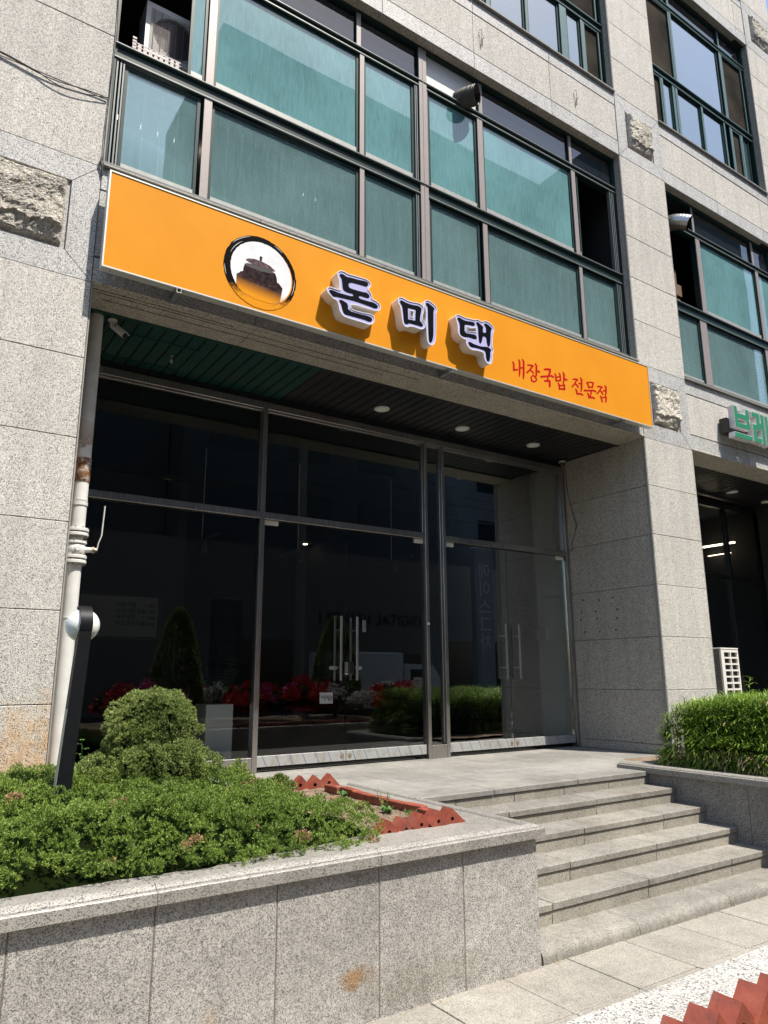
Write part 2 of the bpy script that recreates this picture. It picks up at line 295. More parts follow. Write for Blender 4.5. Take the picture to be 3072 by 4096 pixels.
# ---------------------------------------------------------------- object helpers
def tag(o, label=None, cat=None, group=None, kind=None):
    for k, v in (('label', label), ('category', cat), ('group', group), ('kind', kind)):
        if v: o[k] = v
    return o
def link(o, parent=None):
    COL.objects.link(o)
    if parent is not None:
        o.parent = parent
        if parent.type == 'EMPTY': o.matrix_parent_inverse = Matrix.Translation(-parent.location) if parent.rotation_euler.z == 0 else parent.matrix_basis.inverted()
    return o
def thing(name, label, cat, loc, group=None, kind=None):
    o = bpy.data.objects.new(name, None); o.location = loc; o.empty_display_size = .1; COL.objects.link(o)
    return tag(o, label, cat, group, kind)
class MB:
    """collects geometry in scene coordinates; build() links it as one mesh object"""
    def __init__(s): s.v = []; s.f = []; s.mi = []; s.cur = 0
    def add(s, vs, fs):
        b = len(s.v); s.v += [tuple(v) for v in vs]; s.f += [tuple(b+i for i in f) for f in fs]; s.mi += [s.cur]*len(fs); return s
    def box(s, x0, x1, y0, y1, z0, z1):
        return s.add([(x, y, z) for x in (x0, x1) for y in (y0, y1) for z in (z0, z1)],
                     [(0, 1, 3, 2), (4, 6, 7, 5), (0, 4, 5, 1), (2, 3, 7, 6), (0, 2, 6, 4), (1, 5, 7, 3)])
    def cbox(s, x0, x1, y0, y1, z0, z1, c=.003):
        vs = []; idx = {}
        X = (x0, x1); Y = (y0, y1); Z = (z0, z1)
        for i in (0, 1):
            for j in (0, 1):
                for k in (0, 1):
                    sx, sy, sz = (1 if i == 0 else -1), (1 if j == 0 else -1), (1 if k == 0 else -1)
                    for a, p in enumerate(((X[i], Y[j]+sy*c, Z[k]+sz*c), (X[i]+sx*c, Y[j], Z[k]+sz*c), (X[i]+sx*c, Y[j]+sy*c, Z[k]))):
                        idx[i, j, k, a] = len(vs); vs.append(p)
        I = idx; F = []
        for i in (0, 1):
            q = [I[i, 0, 0, 0], I[i, 0, 1, 0], I[i, 1, 1, 0], I[i, 1, 0, 0]]; F.append(q if i == 0 else q[::-1])
            q = [I[0, i, 0, 1], I[1, i, 0, 1], I[1, i, 1, 1], I[0, i, 1, 1]]; F.append(q if i == 0 else q[::-1])
            q = [I[0, 0, i, 2], I[0, 1, i, 2], I[1, 1, i, 2], I[1, 0, i, 2]]; F.append(q if i == 0 else q[::-1])
        for j in (0, 1):
            for k in (0, 1):
                F.append([I[0, j, k, 1], I[1, j, k, 1], I[1, j, k, 2], I[0, j, k, 2]][::(1 if j == k else -1)])
                F.append([I[j, 0, k, 0], I[j, 1, k, 0], I[j, 1, k, 2], I[j, 0, k, 2]][::(-1 if j == k else 1)])
                F.append([I[j, k, 0, 0], I[j, k, 1, 0], I[j, k, 1, 1], I[j, k, 0, 1]][::(1 if j == k else -1)])
        for i in (0, 1):
            for j in (0, 1):
                for k in (0, 1): F.append([I[i, j, k, 0], I[i, j, k, 1], I[i, j, k, 2]][::(1 if (i+j+k) % 2 == 0 else -1)])
        return s.add(vs, F)
    def tube(s, pts, r, n=10, caps=True):
        pts = [Vector(p) for p in pts]; rs = r if isinstance(r, (list, tuple)) else [r]*len(pts)
        up = None; rings = []
        for i, p in enumerate(pts):
            t = (pts[min(i+1, len(pts)-1)]-pts[max(i-1, 0)]).normalized()
            if up is None: up = Vector((0, 0, 1)) if abs(t.z) < .9 else Vector((1, 0, 0))
            a = t.cross(up).normalized(); b = a.cross(t).normalized(); up = b
            rings.append([p+(a*math.cos(2*math.pi*k/n)+b*math.sin(2*math.pi*k/n))*rs[i] for k in range(n)])
        vs = [v for q in rings for v in q]; F = []
        for i in range(len(pts)-1):
            for k in range(n): F.append((i*n+k, i*n+(k+1) % n, (i+1)*n+(k+1) % n, (i+1)*n+k))
        if caps: F.append(tuple(range(n))[::-1]); F.append(tuple((len(pts)-1)*n+k for k in range(n)))
        return s.add(vs, F)
    def cyl(s, c, r, h, n=24, axis='z'):
        c = Vector(c); d = {'x': Vector((1, 0, 0)), 'y': Vector((0, 1, 0)), 'z': Vector((0, 0, 1))}[axis] if isinstance(axis, str) else Vector(axis).normalized()
        return s.tube([c-d*h/2, c+d*h/2], r, n)
    def prism(s, loops, y0, y1, plane='y'):
        """outline(s) in (x,z) with holes, extruded from y0 (front) to y1"""
        L = [[Vector((a, b, 0)) for a, b in lp] for lp in loops]
        tr = tessellate_polygon(L); flat = [p for lp in L for p in lp]; n = len(flat)
        vs = [(p.x, y0, p.y) for p in flat]+[(p.x, y1, p.y) for p in flat]
        F = []
        for t in tr:
            a, b, c = (flat[i] for i in t); cr = (b-a).cross(c-a).z
            t = t if cr > 0 else t[::-1]
            F.append(tuple(t)); F.append(tuple(i+n for i in t[::-1]))
        o = 0
        for li, lp in enumerate(L):
            m = len(lp); ar = sum(lp[i].x*lp[(i+1) % m].y-lp[(i+1) % m].x*lp[i].y for i in range(m))
            ccw = (ar > 0) if li == 0 else (ar < 0)
            for i in range(m):
                a, b = o+i, o+(i+1) % m
                q = (a, a+n, b+n, b); F.append(q if ccw else q[::-1])
            o += m
        return s.add(vs, F)
    def quad(s, a, b, c, d): return s.add([a, b, c, d], [(0, 1, 2, 3)])
    def build(s, name, mat, parent=None, smooth=False, base=None):
        """base: make the mesh local to that point and put the object there"""
        me = bpy.data.meshes.new(name); vs = s.v
        if base is not None: vs = [(x-base[0], y-base[1], z-base[2]) for x, y, z in vs]
        me.from_pydata(vs, [], s.f)
        for mm in (mat if isinstance(mat, (list, tuple)) else [mat]): me.materials.append(MATS[mm])
        if any(s.mi): me.polygons.foreach_set('material_index', s.mi)
        if smooth:
            me.polygons.foreach_set('use_smooth', [True]*len(me.polygons))
            if smooth != 1: me.set_sharp_from_angle(angle=R(smooth))
        me.update(); o = bpy.data.objects.new(name, me)
        if base is not None: o.location = base
        return link(o, parent)
def mesh_np(name, V, F, mat, parent=None, mi=None):
    me = bpy.data.meshes.new(name); nv, nf, k = len(V), len(F), F.shape[1]
    me.vertices.add(nv); me.vertices.foreach_set('co', V.astype(np.float32).ravel())
    me.loops.add(nf*k); me.loops.foreach_set('vertex_index', F.astype(np.int32).ravel())
    me.polygons.add(nf); me.polygons.foreach_set('loop_start', np.arange(0, nf*k, k, dtype=np.int32)); me.polygons.foreach_set('loop_total', np.full(nf, k, dtype=np.int32))
    for mm in (mat if isinstance(mat, (list, tuple)) else [mat]): me.materials.append(MATS[mm])
    if mi is not None: me.polygons.foreach_set('material_index', mi.astype(np.int32))
    me.update(calc_edges=True); me.validate()
    return link(bpy.data.objects.new(name, me), parent)
def dup(root, dx, label=None, group=None):
    def cp(o, parent):
        c = o.copy(); COL.objects.link(c)
        if parent is not None: c.parent = parent; c.matrix_parent_inverse = o.matrix_parent_inverse.copy()
        for ch in [q for q in bpy.data.objects if q.parent == o]: cp(ch, c)
        return c
    r = cp(root, None); r.location = Vector(root.location)+Vector(dx)
    if label: r['label'] = label
    if group: r['group'] = group
    return r
def inset(poly, d):
    n = len(poly); ar = sum(poly[i][0]*poly[(i+1) % n][1]-poly[(i+1) % n][0]*poly[i][1] for i in range(n)); sg = 1 if ar > 0 else -1
    out = []
    for i in range(n):
        p0, p1, p2 = Vector(poly[i-1]), Vector(poly[i]), Vector(poly[(i+1) % n])
        a = (p1-p0).normalized(); b = (p2-p1).normalized(); na = Vector((-a.y, a.x))*sg; nb = Vector((-b.y, b.x))*sg
        h = na+nb; h = h.normalized() if h.length > 1e-6 else na
        out.append(tuple(p1+h*(d/max(.45, h.dot(na)))))
    return out
def smooth_poly(poly):   # one round of corner cutting
    out = []; n = len(poly)
    for i in range(n):
        a, b = Vector(poly[i]), Vector(poly[(i+1) % n]); out += [tuple(a*.78+b*.22), tuple(a*.22+b*.78)]
    return out
# ================================================================ SETTING
ZG, ZT, YF, YW, YG = -1.67, -.94, 5.582, 5.73, 7.04
MB().box(-60, 60, -60, 60, ZG-.06, ZG-.03).build('ground', 'asphalt')['kind'] = 'structure'
sw = MB().box(-3, 14, -3, 5, ZG-.028, ZG-.006).build('sidewalk', 'mortar_dark'); sw['kind'] = 'structure'
for j in range(4):
    y1 = 3.42-j*.53
    for i in range(-2, 13):
        x0 = 2.57+.526*i+(.0 if j % 2 == 0 else .0); q = random.uniform(-.0015, .0015)
        if x0 < 1.5 or x0 > 7.6: continue
        MB().cbox(x0+.0035, x0+.5225, y1-.5265, y1-.0035, ZG-.03, ZG+q, .003).build('paver', 'granite_paver', sw)
MB().box(-3, 1.5, 1.2, 3.6, ZG-.03, ZG-.001).box(7.82, 14, -1, 3.6, ZG-.03, ZG-.001).build('paving_field', 'granite_paver', sw)
# terrace in front of the shop, one slab at a time
ter = MB().box(.4, 13.2, 4.92, 12, ZG, ZT-.03).build('terrace', 'mortar_dark'); ter['kind'] = 'structure'
for j, (ya, yb) in enumerate(((5.2, 5.72), (5.72, 6.25), (6.25, 6.78), (6.78, 7.2))):
    x = .5+.35*(j % 2)
    while x < 12.6:
        xa, xb = x, x+1.03; x = xb
        if j == 0 and xa < 3.4: xa = 3.45
        if xb < xa+.1: continue
        MB().cbox(xa+.0032, xb-.0032, ya+.0032, yb-.0032, ZT-.03, ZT+random.uniform(-.001, .001), .002).build('paving_slab', 'granite_terrace', ter)
# ================================================================ STAIRS
st = thing('entrance_steps', 'pale granite steps climbing from the sidewalk to the shop terrace', 'steps', (4.9, 4.1, ZG))
TY = [4.86, 4.56, 4.26, 3.97, 3.68]; TZ = [ZT, -1.065, -1.195, -1.325, -1.455]
JX = [[3.46, 4.39, 5.43, 6.47], [3.42, 4.27, 5.32, 6.47], [3.42, 3.79, 4.80, 5.83, 6.47], [3.42, 4.30, 5.31, 6.47], [3.42, 3.80, 4.80, 5.87, 6.47]]
RJ = [[3.46, 3.98, 4.63, 5.25, 5.87, 6.47], JX[1], JX[2], JX[3], JX[4]]
for i in range(5):
    yb = 5.2 if i == 0 else TY[i-1]+.03
    for a, b in zip(JX[i][:-1], JX[i][1:]):
        q = random.uniform(-.0015, .0015)
        MB().cbox(a+.0028, b-.0028, TY[i]+q, yb-.003, TZ[i]-.046, TZ[i]+q, .004).build('tread_slab', 'granite_step' if i else 'granite_terrace', st)
    for a, b in zip(RJ[i][:-1], RJ[i][1:]):
        q = random.uniform(-.002, .002)
        zb = TZ[i+1] if i < 4 else -1.585
        MB().cbox(a+.0028, b-.0028, TY[i]+.011+q, TY[i]+.04, zb-.02, TZ[i]-.05, .002).build('riser_stone', 'granite_riser', st)
for a, b in zip([3.42, 4.32, 5.37], [4.32, 5.37, 6.47]):   # bullnosed lowest tread
    prof = [(3.72, -1.585), (3.50, -1.585), (3.46, -1.589), (3.435, -1.600), (3.418, -1.618), (3.411, -1.64), (3.411, -1.68), (3.72, -1.68)]
    mb = MB(); n = len(prof); vs = [(x, y, z) for x in (a+.002, b-.002) for y, z in prof]
    mb.add(vs, [tuple(range(n)), tuple(range(2*n-1, n-1, -1))]+[(i, i+n, (i+1) % n+n, (i+1) % n) for i in range(n)])
    mb.build('bullnose_slab', 'granite_step', st, 40)
MB().box(3.4, 6.47, 4.9, 5.25, ZG, ZT-.05).box(3.4, 6.47, 4.62, 4.92, ZG, -1.13).box(3.4, 6.47, 4.32, 4.64, ZG, -1.26).box(3.4, 6.47, 4.03, 4.34, ZG, -1.39).box(3.4, 6.47, 3.74, 4.05, ZG, -1.52).build('step_core', 'mortar_dark', st)
# ================================================================ PLANTERS
CAP = [(0, -.957), (0, -.908), (.004, -.903), (.016, -.901), (.018, -.909), (.023, -.909), (.026, -.897), (.040, -.886), (.058, -.880), (.076, -.884), (.088, -.896), (.092, -.906), (.099, -.906), (.102, -.895), (.41, -.896), (.41, -.957)]
def cap_stone(name, A, B, inward, parent, ma=0, mb_=0, prof=CAP, mat='granite_cap', w=None):
    A = Vector((*A, 0)); B = Vector((*B, 0)); t = (B-A).normalized(); nrm = Vector((*inward, 0))
    pr = prof if w is None else [(min(d, w), z) for d, z in prof]
    n = len(pr); vs = []
    for P, s in ((A+t*.0015, ma), (B-t*.0015, -mb_)):
        for d, z in pr:
            q = P+nrm*d+t*(d*s); vs.append((q.x, q.y, z))
    F = [tuple(range(n)), tuple(range(2*n-1, n-1, -1))]+[(i, i+n, (i+1) % n+n, (i+1) % n) for i in range(n)]
    if t.cross(nrm).z < 0: F = [f[::-1] for f in F]
    return MB().add(vs, F).build(name, mat, parent, 35)
p1 = thing('raised_planter', 'speckled granite planter with moulded cap left of the steps, holding creeping juniper', 'planter', (1.6, 4.4, ZG))
xs = [-1.2, -.08, 1.083, 2.24, 3.355]
for a, b in zip(xs[:-1], xs[1:]):
    last = b == xs[-1]
    cap_stone('cap_stone', (a, 3.36), (b if not last else 3.44, 3.36), (0, 1), p1, 0, 1 if last else 0)
cap_stone('cap_stone', (3.44, 3.36), (3.44, 4.55), (-1, 0), p1, 1, 0)
cap_stone('cap_stone', (3.44, 4.55), (3.44, 5.56), (-1, 0), p1, 0, 0)
xs = [-1.2, -.64, -.06, .515, 1.089, 1.671, 2.252, 2.817, 3.395]
for a, b in zip(xs[:-1], xs[1:]): MB().cbox(a+.003, b-.003 if b < 3.39 else b, 3.40, 3.43, ZG-.01, -.957, .003).build('wall_panel', 'granite_wall', p1)
for a, b in zip([3.432, 4.4], [4.4, 5.0]): MB().cbox(3.365, 3.395, a, b-.002, ZG-.01, -.957, .002).build('wall_panel', 'granite_wall', p1)
MB().box(-1.2, 3.36, 3.4035, 3.428, ZG, -.96).build('mortar_joint', 'mortar_joint', p1)
MB().box(-1.2, 3.35, 3.43, 5.5, ZG, -.97).build('planter_core', 'mortar_dark', p1)
def soil(name, x0, x1, y0, y1, z, parent, amp=.012, res=.03):
    nx, ny = int((x1-x0)/res)+1, int((y1-y0)/res)+1; V = []
    for j in range(ny):
        for i in range(nx):
            x = x0+(x1-x0)*i/(nx-1); y = y0+(y1-y0)*j/(ny-1)
            V.append((x, y, z+noise.noise((x*3, y*3, 2))*.02+noise.noise((x*17, y*17, 0))*amp+noise.noise((x*45, y*45, 5))*amp*.5))
    F = [(j*nx+i, j*nx+i+1, (j+1)*nx+i+1, (j+1)*nx+i) for j in range(ny-1) for i in range(nx-1)]
    return MB().add(V, F).build(name, 'soil', parent, True)
soil('soil_bed', -1.0, 3.07, 3.75, 5.47, -.895, p1)
p2 = thing('raised_planter', 'granite planter right of the steps, weathered dark on its side, holding bamboo grass', 'planter', (8.2, 4.3, ZG))
cap_stone('cap_stone', (6.43, 5.22), (6.43, 4.49), (1, 0), p2, 0, 0)
cap_stone('cap_stone', (6.43, 4.49), (6.43, 3.36), (1, 0), p2, 0, 1)
cap_stone('cap_stone', (6.43, 3.36), (8.0, 3.36), (0, 1), p2, 1, 0)
cap_stone('cap_stone', (8.0, 3.36), (9.2, 3.36), (0, 1), p2); cap_stone('cap_stone', (9.2, 3.36), (10.6, 3.36), (0, 1), p2)
for a, b in ((3.40, 3.845), (3.845, 4.6), (4.6, 5.2)): MB().cbox(6.47, 6.50, a, b-.003, ZG-.01, -.957, .002).build('wall_panel', 'granite_wall_weathered', p2)
for i in range(7): MB().cbox(6.502+i*.58, 6.502+i*.58+.577, 3.40, 3.43, ZG-.01, -.957, .002).build('wall_panel', 'granite_wall', p2)
MB().box(6.5, 10.5, 3.43, 5.3, ZG, -.97).build('planter_core', 'mortar_dark', p2)
soil('soil_bed', 6.8, 10.5, 3.74, 5.45, -.90, p2, res=.06)
p3 = thing('raised_planter', 'pale granite planter cap with red zigzag bricks at the lower right corner', 'planter', (4, .2, ZG))
CAPN = [(d, z) for d, z in CAP]
xs = [1.0, 2.378, 3.5, 4.7, 5.9, 7.1, 8.3, 9.5]
for a, b in zip(xs[:-1], xs[1:]): cap_stone('cap_stone', (b, 1.54), (a, 1.54), (0, -1), p3, 0, 0, prof=[(0, -.957), (0, -.908), (.006, -.90), (.21, -.90), (.21, -.957)], mat='granite_cap_pale')
for i in range(14): MB().cbox(1.04+i*.6, 1.637+i*.6, 1.47, 1.50, ZG-.01, -.957, .003).build('wall_panel', 'granite_wall', p3)
MB().box(1.04, 9.4, -2.4, 1.47, ZG, -.975).build('planter_core', 'mortar_dark', p3)
soil('soil_bed', 1.05, 9.4, -2.3, 1.34, -.925, p3, res=.08)
# ================================================================ BRICK EDGINGS
def brick_mesh():
    # a perforated brick standing on one corner: 0.19 x 0.09 face, 0.057 thick
    mb = MB(); c = math.cos(R(45)); L_, H_ = .19, .10
    P = [(0, 0), (L_*c, -L_*c), (L_*c-H_*c, -L_*c-H_*c), (-H_*c, -H_*c)]
    hc = (-.004, -.060) 
    hole = [(hc[0]+.0125*math.cos(a), hc[1]+.0125*math.sin(a)) for a in [2*math.pi*k/12 for k in range(12)]]
    mb.prism([P, hole], -.03, .03); mb.cur = 1; mb.cyl((hc[0], .0, hc[1]), .0125, .012, 12, 'y')
    me = bpy.data.meshes.new('brick'); me.from_pydata(mb.v, [], mb.f); me.materials.append(MATS['brick_red']); me.materials.append(MATS['joint_dark'])
    me.polygons.foreach_set('material_index', mb.mi); me.update()
    bm = bmesh.new(); bm.from_mesh(me); bm.free()
    return me
BM = brick_mesh()
def edging(label, pts, thick=.03, y=None, group='zigzag brick edgings'):
    root = thing('brick_edging', label, 'brick edging', (pts[0][0], pts[0][1], -.9), group)
    for x, yy, z, sc, rz in pts:
        o = bpy.data.objects.new('brick', BM); o.location = (x, yy, z); o.scale = sc
        o.rotation_euler = (random.uniform(-.04, .04), random.uniform(-.09, .09), rz+random.uniform(-.09, .09)); link(o, root)
    return root
edging('red zigzag bricks along the pale cap at the lower right corner', [(1.50+.1135*i, 1.275+random.uniform(-.004, .004), -.828+random.uniform(-.006, .006), (1, 1.35, 1), 0) for i in range(60)])
edging('short zigzag brick row at the front corner of the juniper bed', [(2.56+.118*i, 3.79+random.uniform(-.01, .01), -.825+.004*i+random.uniform(-.012, .012), (1, 1.7, 1.05), .0) for i in range(5)])
edging('zigzag brick row at the back of the juniper bed near the glass doors', [(2.33+.135*i, 5.50+random.uniform(-.01, .01), -.785+random.uniform(-.02, .01), (1.25, 1, 1.2), 0) for i in range(7)])
ed = thing('brick_edging', 'flat red bricks laid end to end along the right edge of the bare soil', 'brick edging', (3.06, 4.5, -.9))
y = 5.33; i = 0
while y > 3.87:
    l = .205; x = 3.035+.022*math.sin(i*1.7); mb = MB().cbox(-.032, .032, -l/2, l/2, -.03, .03, .005); o = mb.build('brick', 'brick_red', None)
    COL.objects.unlink(o); o.location = (x, y-l/2, -.870+random.uniform(-.006, .006)); o.rotation_euler = (random.uniform(-.03, .03), random.uniform(-.05, .05), random.uniform(-.06, .06)); link(o, ed)
    y -= l+.006; i += 1
# ================================================================ OFFICE BUILDING
B = thing('office_building', 'stone clad office building with green window frames and rough square stone bosses', 'building', (4.4, 7, ZT))
PIL = [(-.08, .975), (7.906, 8.952), (12.11, 13.16)]     # piers
BAY = [(.975, 7.906), (8.952, 12.11)]
P_ = .6475; ZJ = [ZG-.05]+[3.055-P_*k for k in (6, 5, 4, 3, 2, 1, 0)]
UP = [4.105+P_*k*1.0023 for k in range(6)]; UP[-1] = 7.35
UP2 = [8.41+P_*k for k in range(6)]; UP2[-1] = 11.65
UP3 = [12.71, 13.36, 14.0, 14.65]
G = .0028
def stone(x0, x1, z0, z1, y=YF, mat='granite_flamed', th=.045, name='stone_panel', c=.003):
    q = random.uniform(-.0012, .0012)
    return MB().cbox(x0+G, x1-G, y+q, y+th, z0+G, z1-G, c).build(name, mat, B)
core = MB()
for x0, x1 in PIL:
    for zz in (ZJ, UP, UP2, UP3):
        if zz is ZJ and x0 > 12: continue      # the recessed ground floor runs on under this pier
        for a, b in zip(zz[:-1], zz[1:]): stone(x0, x1, a, b)
    core.box(x0+.02, x1-.02, YF+.04, 7.3, ZG if x0 < 12 else 3.1, 15)
def quadstone(P4, mat='granite_band', y=YF, th=.04):   # mitred band stone from four (x,z) corners, counted clockwise from the lower left
    c = (sum(p[0] for p in P4)/4, sum(p[1] for p in P4)/4)
    P4 = inset([p for p in P4][::-1], G) if True else P4
    mb = MB(); mb.prism([P4], y, y+th); return mb.build('band_stone', mat, B)
def boss(cx, cz, seed):
    # four mitred stones round a rough split block
    for (bx0, bx1) in ((cx-.525, cx+.525),):
        o = [(bx0, cz-.525), (bx0, cz+.525), (bx1, cz+.525), (bx1, cz-.525)]; i = [(cx-.31, cz-.31), (cx-.31, cz+.31), (cx+.31, cz+.31), (cx+.31, cz-.31)]
        quadstone([o[0], o[1], i[1], i[0]]); quadstone([o[1], o[2], i[2], i[1]]); quadstone([o[2], o[3], i[3], i[2]]); quadstone([o[3], o[0], i[0], i[3]])
    MB().box(cx-.315, cx+.315, YF+.02, YF+.05, cz-.315, cz+.315).build('boss_recess', 'granite_band', B)
    s = .275; n = 44; mb = MB(); V = []; rnd = random.Random(seed); ox, oz = rnd.uniform(0, 50), rnd.uniform(0, 50)
    def h(u, v):
        x, z = u*s*2-s, v*s*2-s
        e = min(u, 1-u, v, 1-v); edge = min(1, e/.035)
        f = noise.fractal((x*4.2+ox, z*4.2+oz, seed), 1.0, 2.1, 5)
        f2 = abs(noise.noise((x*11+ox, z*11+oz, seed+3)))*.016+abs(noise.noise((x*34+ox, z*30+oz, seed+9)))*.009+.006*noise.noise((x*70, z*60, 2))
        brk = .062 if v > .22+.13*noise.noise((x*5+ox, 1, seed))+.05*noise.noise((x*19, 3, seed)) else .022+.02*(v/.22)
        return (brk+.022*f+f2)*(.35+.65*edge**.7)
    for j in range(n+1):
        for i in range(n+1):
            u, v = i/n, j/n; V.append((cx-s+2*s*u+noise.noise((u*9, v*9, seed))*.006, YF+.01-max(.012, h(u, v)), cz-s+2*s*v+noise.noise((u*9, v*9, seed+5))*.006))
    F = [(j*(n+1)+i, j*(n+1)+i+1, (j+1)*(n+1)+i+1, (j+1)*(n+1)+i) for j in range(n) for i in range(n)]
    mb.add(V, F); b = len(mb.v); rim = [i for i in range(n+1)]+[(j*(n+1)+n) for j in range(1, n+1)]+[n*(n+1)+i for i in range(n-1, -1, -1)]+[j*(n+1) for j in range(n-1, 0, -1)]
    mb.v += [(V[i][0], YF+.03, V[i][2]) for i in rim]; m = len(rim)
    mb.f += [(rim[(k+1) % m], rim[k], b+k, b+(k+1) % m) for k in range(m)]; mb.mi += [0]*m
    mb.build('rough_boss_stone', 'granite_split', B)
for k, (x0, x1) in enumerate(PIL):
    for q, cz in enumerate((3.58, 7.88, 12.18)): boss((x0+x1)/2, cz, 11+k*7+q*3)
# spandrels: lower band, recessed field, upper band, sill
def spandrel(x0, x1, joints, z0):
    yb = YF+.008
    for a, b in zip(joints[:-1], joints[1:]):
        stone(a, b, z0, z0+.232, yb, 'granite_band', name='band_stone')
        stone(a, b, z0+.245, z0+.85, yb+.006, 'granite_flamed')
        stone(a, b, z0+.85, z0+1.055, yb, 'granite_band', name='band_stone')
        MB().cbox(a+.002, b-.002, yb-.035, YW+.06, z0+1.058, z0+1.085, .004).build('window_sill', 'granite_cap', B)
    core.box(x0, x1, YF+.05, 7.3, z0+.01, z0+1.05)
JM = [.975, 2.38, 3.775, 5.155, 6.53, 7.906]; JR = [8.952, 10.40, 11.79, 12.11]
for z0 in (3.055, 7.35, 11.65): spandrel(.975, 7.906, JM, z0); spandrel(8.952, 12.11, JR, z0)
for jx in (JM, JR):
    MB().tube([(jx[0], YF+.012, 3.07), (jx[-1], YF+.012, 3.07)], .018, 8).build('drip_moulding', 'granite_beam', B)
    for a, b in (zip(jx[:-1], jx[1:]) if jx is JM else ((8.952, 10.40), (10.40, 11.79), (11.79, 13.16))):
        MB().cbox(a+.002, b-.002, YF+.025, 6.0, 3.05, 3.075, .002).build('soffit_stone', 'granite_beam', B)
        for z0 in ((7.35, 11.65) if a < 11.7 else ()): MB().cbox(a+.002, b-.002, YF+.022, YW+.08, z0-.004, z0+.03, .002).build('soffit_stone', 'granite_beam', B)
# reveals of the pier beside each opening
RZ = [ZT]+ZJ[2:]
def reveal(x, side, y1=YG+.12):
    for a, b in zip(RZ[:-1], RZ[1:]):
        xa, xb = (x-.03, x) if side > 0 else (x, x+.03)
        MB().cbox(min(xa, xb), max(xa, xb), YF+.046, y1, a+G, b-G, .002).build('reveal_stone', 'granite_beam' if side < 0 else 'granite_flamed', B)
reveal(.975, 1); reveal(8.952+.0, 1)
for a, b in zip([ZT, -.83]+ZJ[2:-1], [-.83]+ZJ[2:]):
    MB().cbox(7.906-(.012 if a == ZT else 0), 7.936, YF+.046, 6.85, a+G, b-G, .002).build('reveal_stone', 'granite_beam', B)
    MB().cbox(7.908, 7.936, 6.853, YG+.1, a+G, b-G, .002).build('reveal_stone', 'granite_beam', B)
for yy, xa, xb in ((5.70, 1.05, 4.3), (5.80, 1.1, 3.9), (5.655, 1.0, 2.2)):
    MB().tube([(xa+(xb-xa)*k/40, yy+.004*noise.noise((k*.5, yy, 0))+.0, 3.0495) for k in range(41)], [.0035+.004*abs(noise.noise((k*.9, yy, 3))) for k in range(41)], 6).build('sealant_smear', 'dirt_trace', B)
dr = MB()
for yy, zz in ((6.789, 1.012), (6.51, .991), (6.285, 1.002), (6.823, .851), (6.582, .843), (6.224, .847), (6.844, .747), (6.571, .742), (6.242, .73), (6.797, .577), (6.539, .573), (6.268, .577)): dr.cyl((7.905, yy, zz), .014, .006, 10, 'x')
dr.build('old_bolt_hole', 'dirt_trace', B)
for x in (.977, 7.904, 8.954, 12.108):
    s = -1 if x in (7.904, 12.108) else 1
    for za, zb in ((ZT, 3.05), (4.14, 7.34), (8.44, 11.64)):
        MB().box(min(x, x+.010*s), max(x, x+.010*s), YF+.004, YF+.048, za, zb).build('sealant_bead', 'sealant', B)
for x0, x1 in BAY:   # dark sides of window recess
    for za, zb in ((4.13, 7.35), (8.44, 11.65), (12.74, 15)):
        for (a, b) in ((x0-.02, x0+.001), (x1-.001, x1+.02)): MB().box(a, b, YF+.05, YW+.1, za, zb).build('recess_side', 'granite_beam', B)
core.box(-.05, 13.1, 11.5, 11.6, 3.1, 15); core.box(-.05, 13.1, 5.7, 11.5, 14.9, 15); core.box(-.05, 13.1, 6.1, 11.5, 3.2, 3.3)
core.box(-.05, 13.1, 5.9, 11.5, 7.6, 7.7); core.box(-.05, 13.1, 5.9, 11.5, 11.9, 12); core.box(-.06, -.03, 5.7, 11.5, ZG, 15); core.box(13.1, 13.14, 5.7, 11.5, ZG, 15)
core.build('building_core', 'room_dark', B)
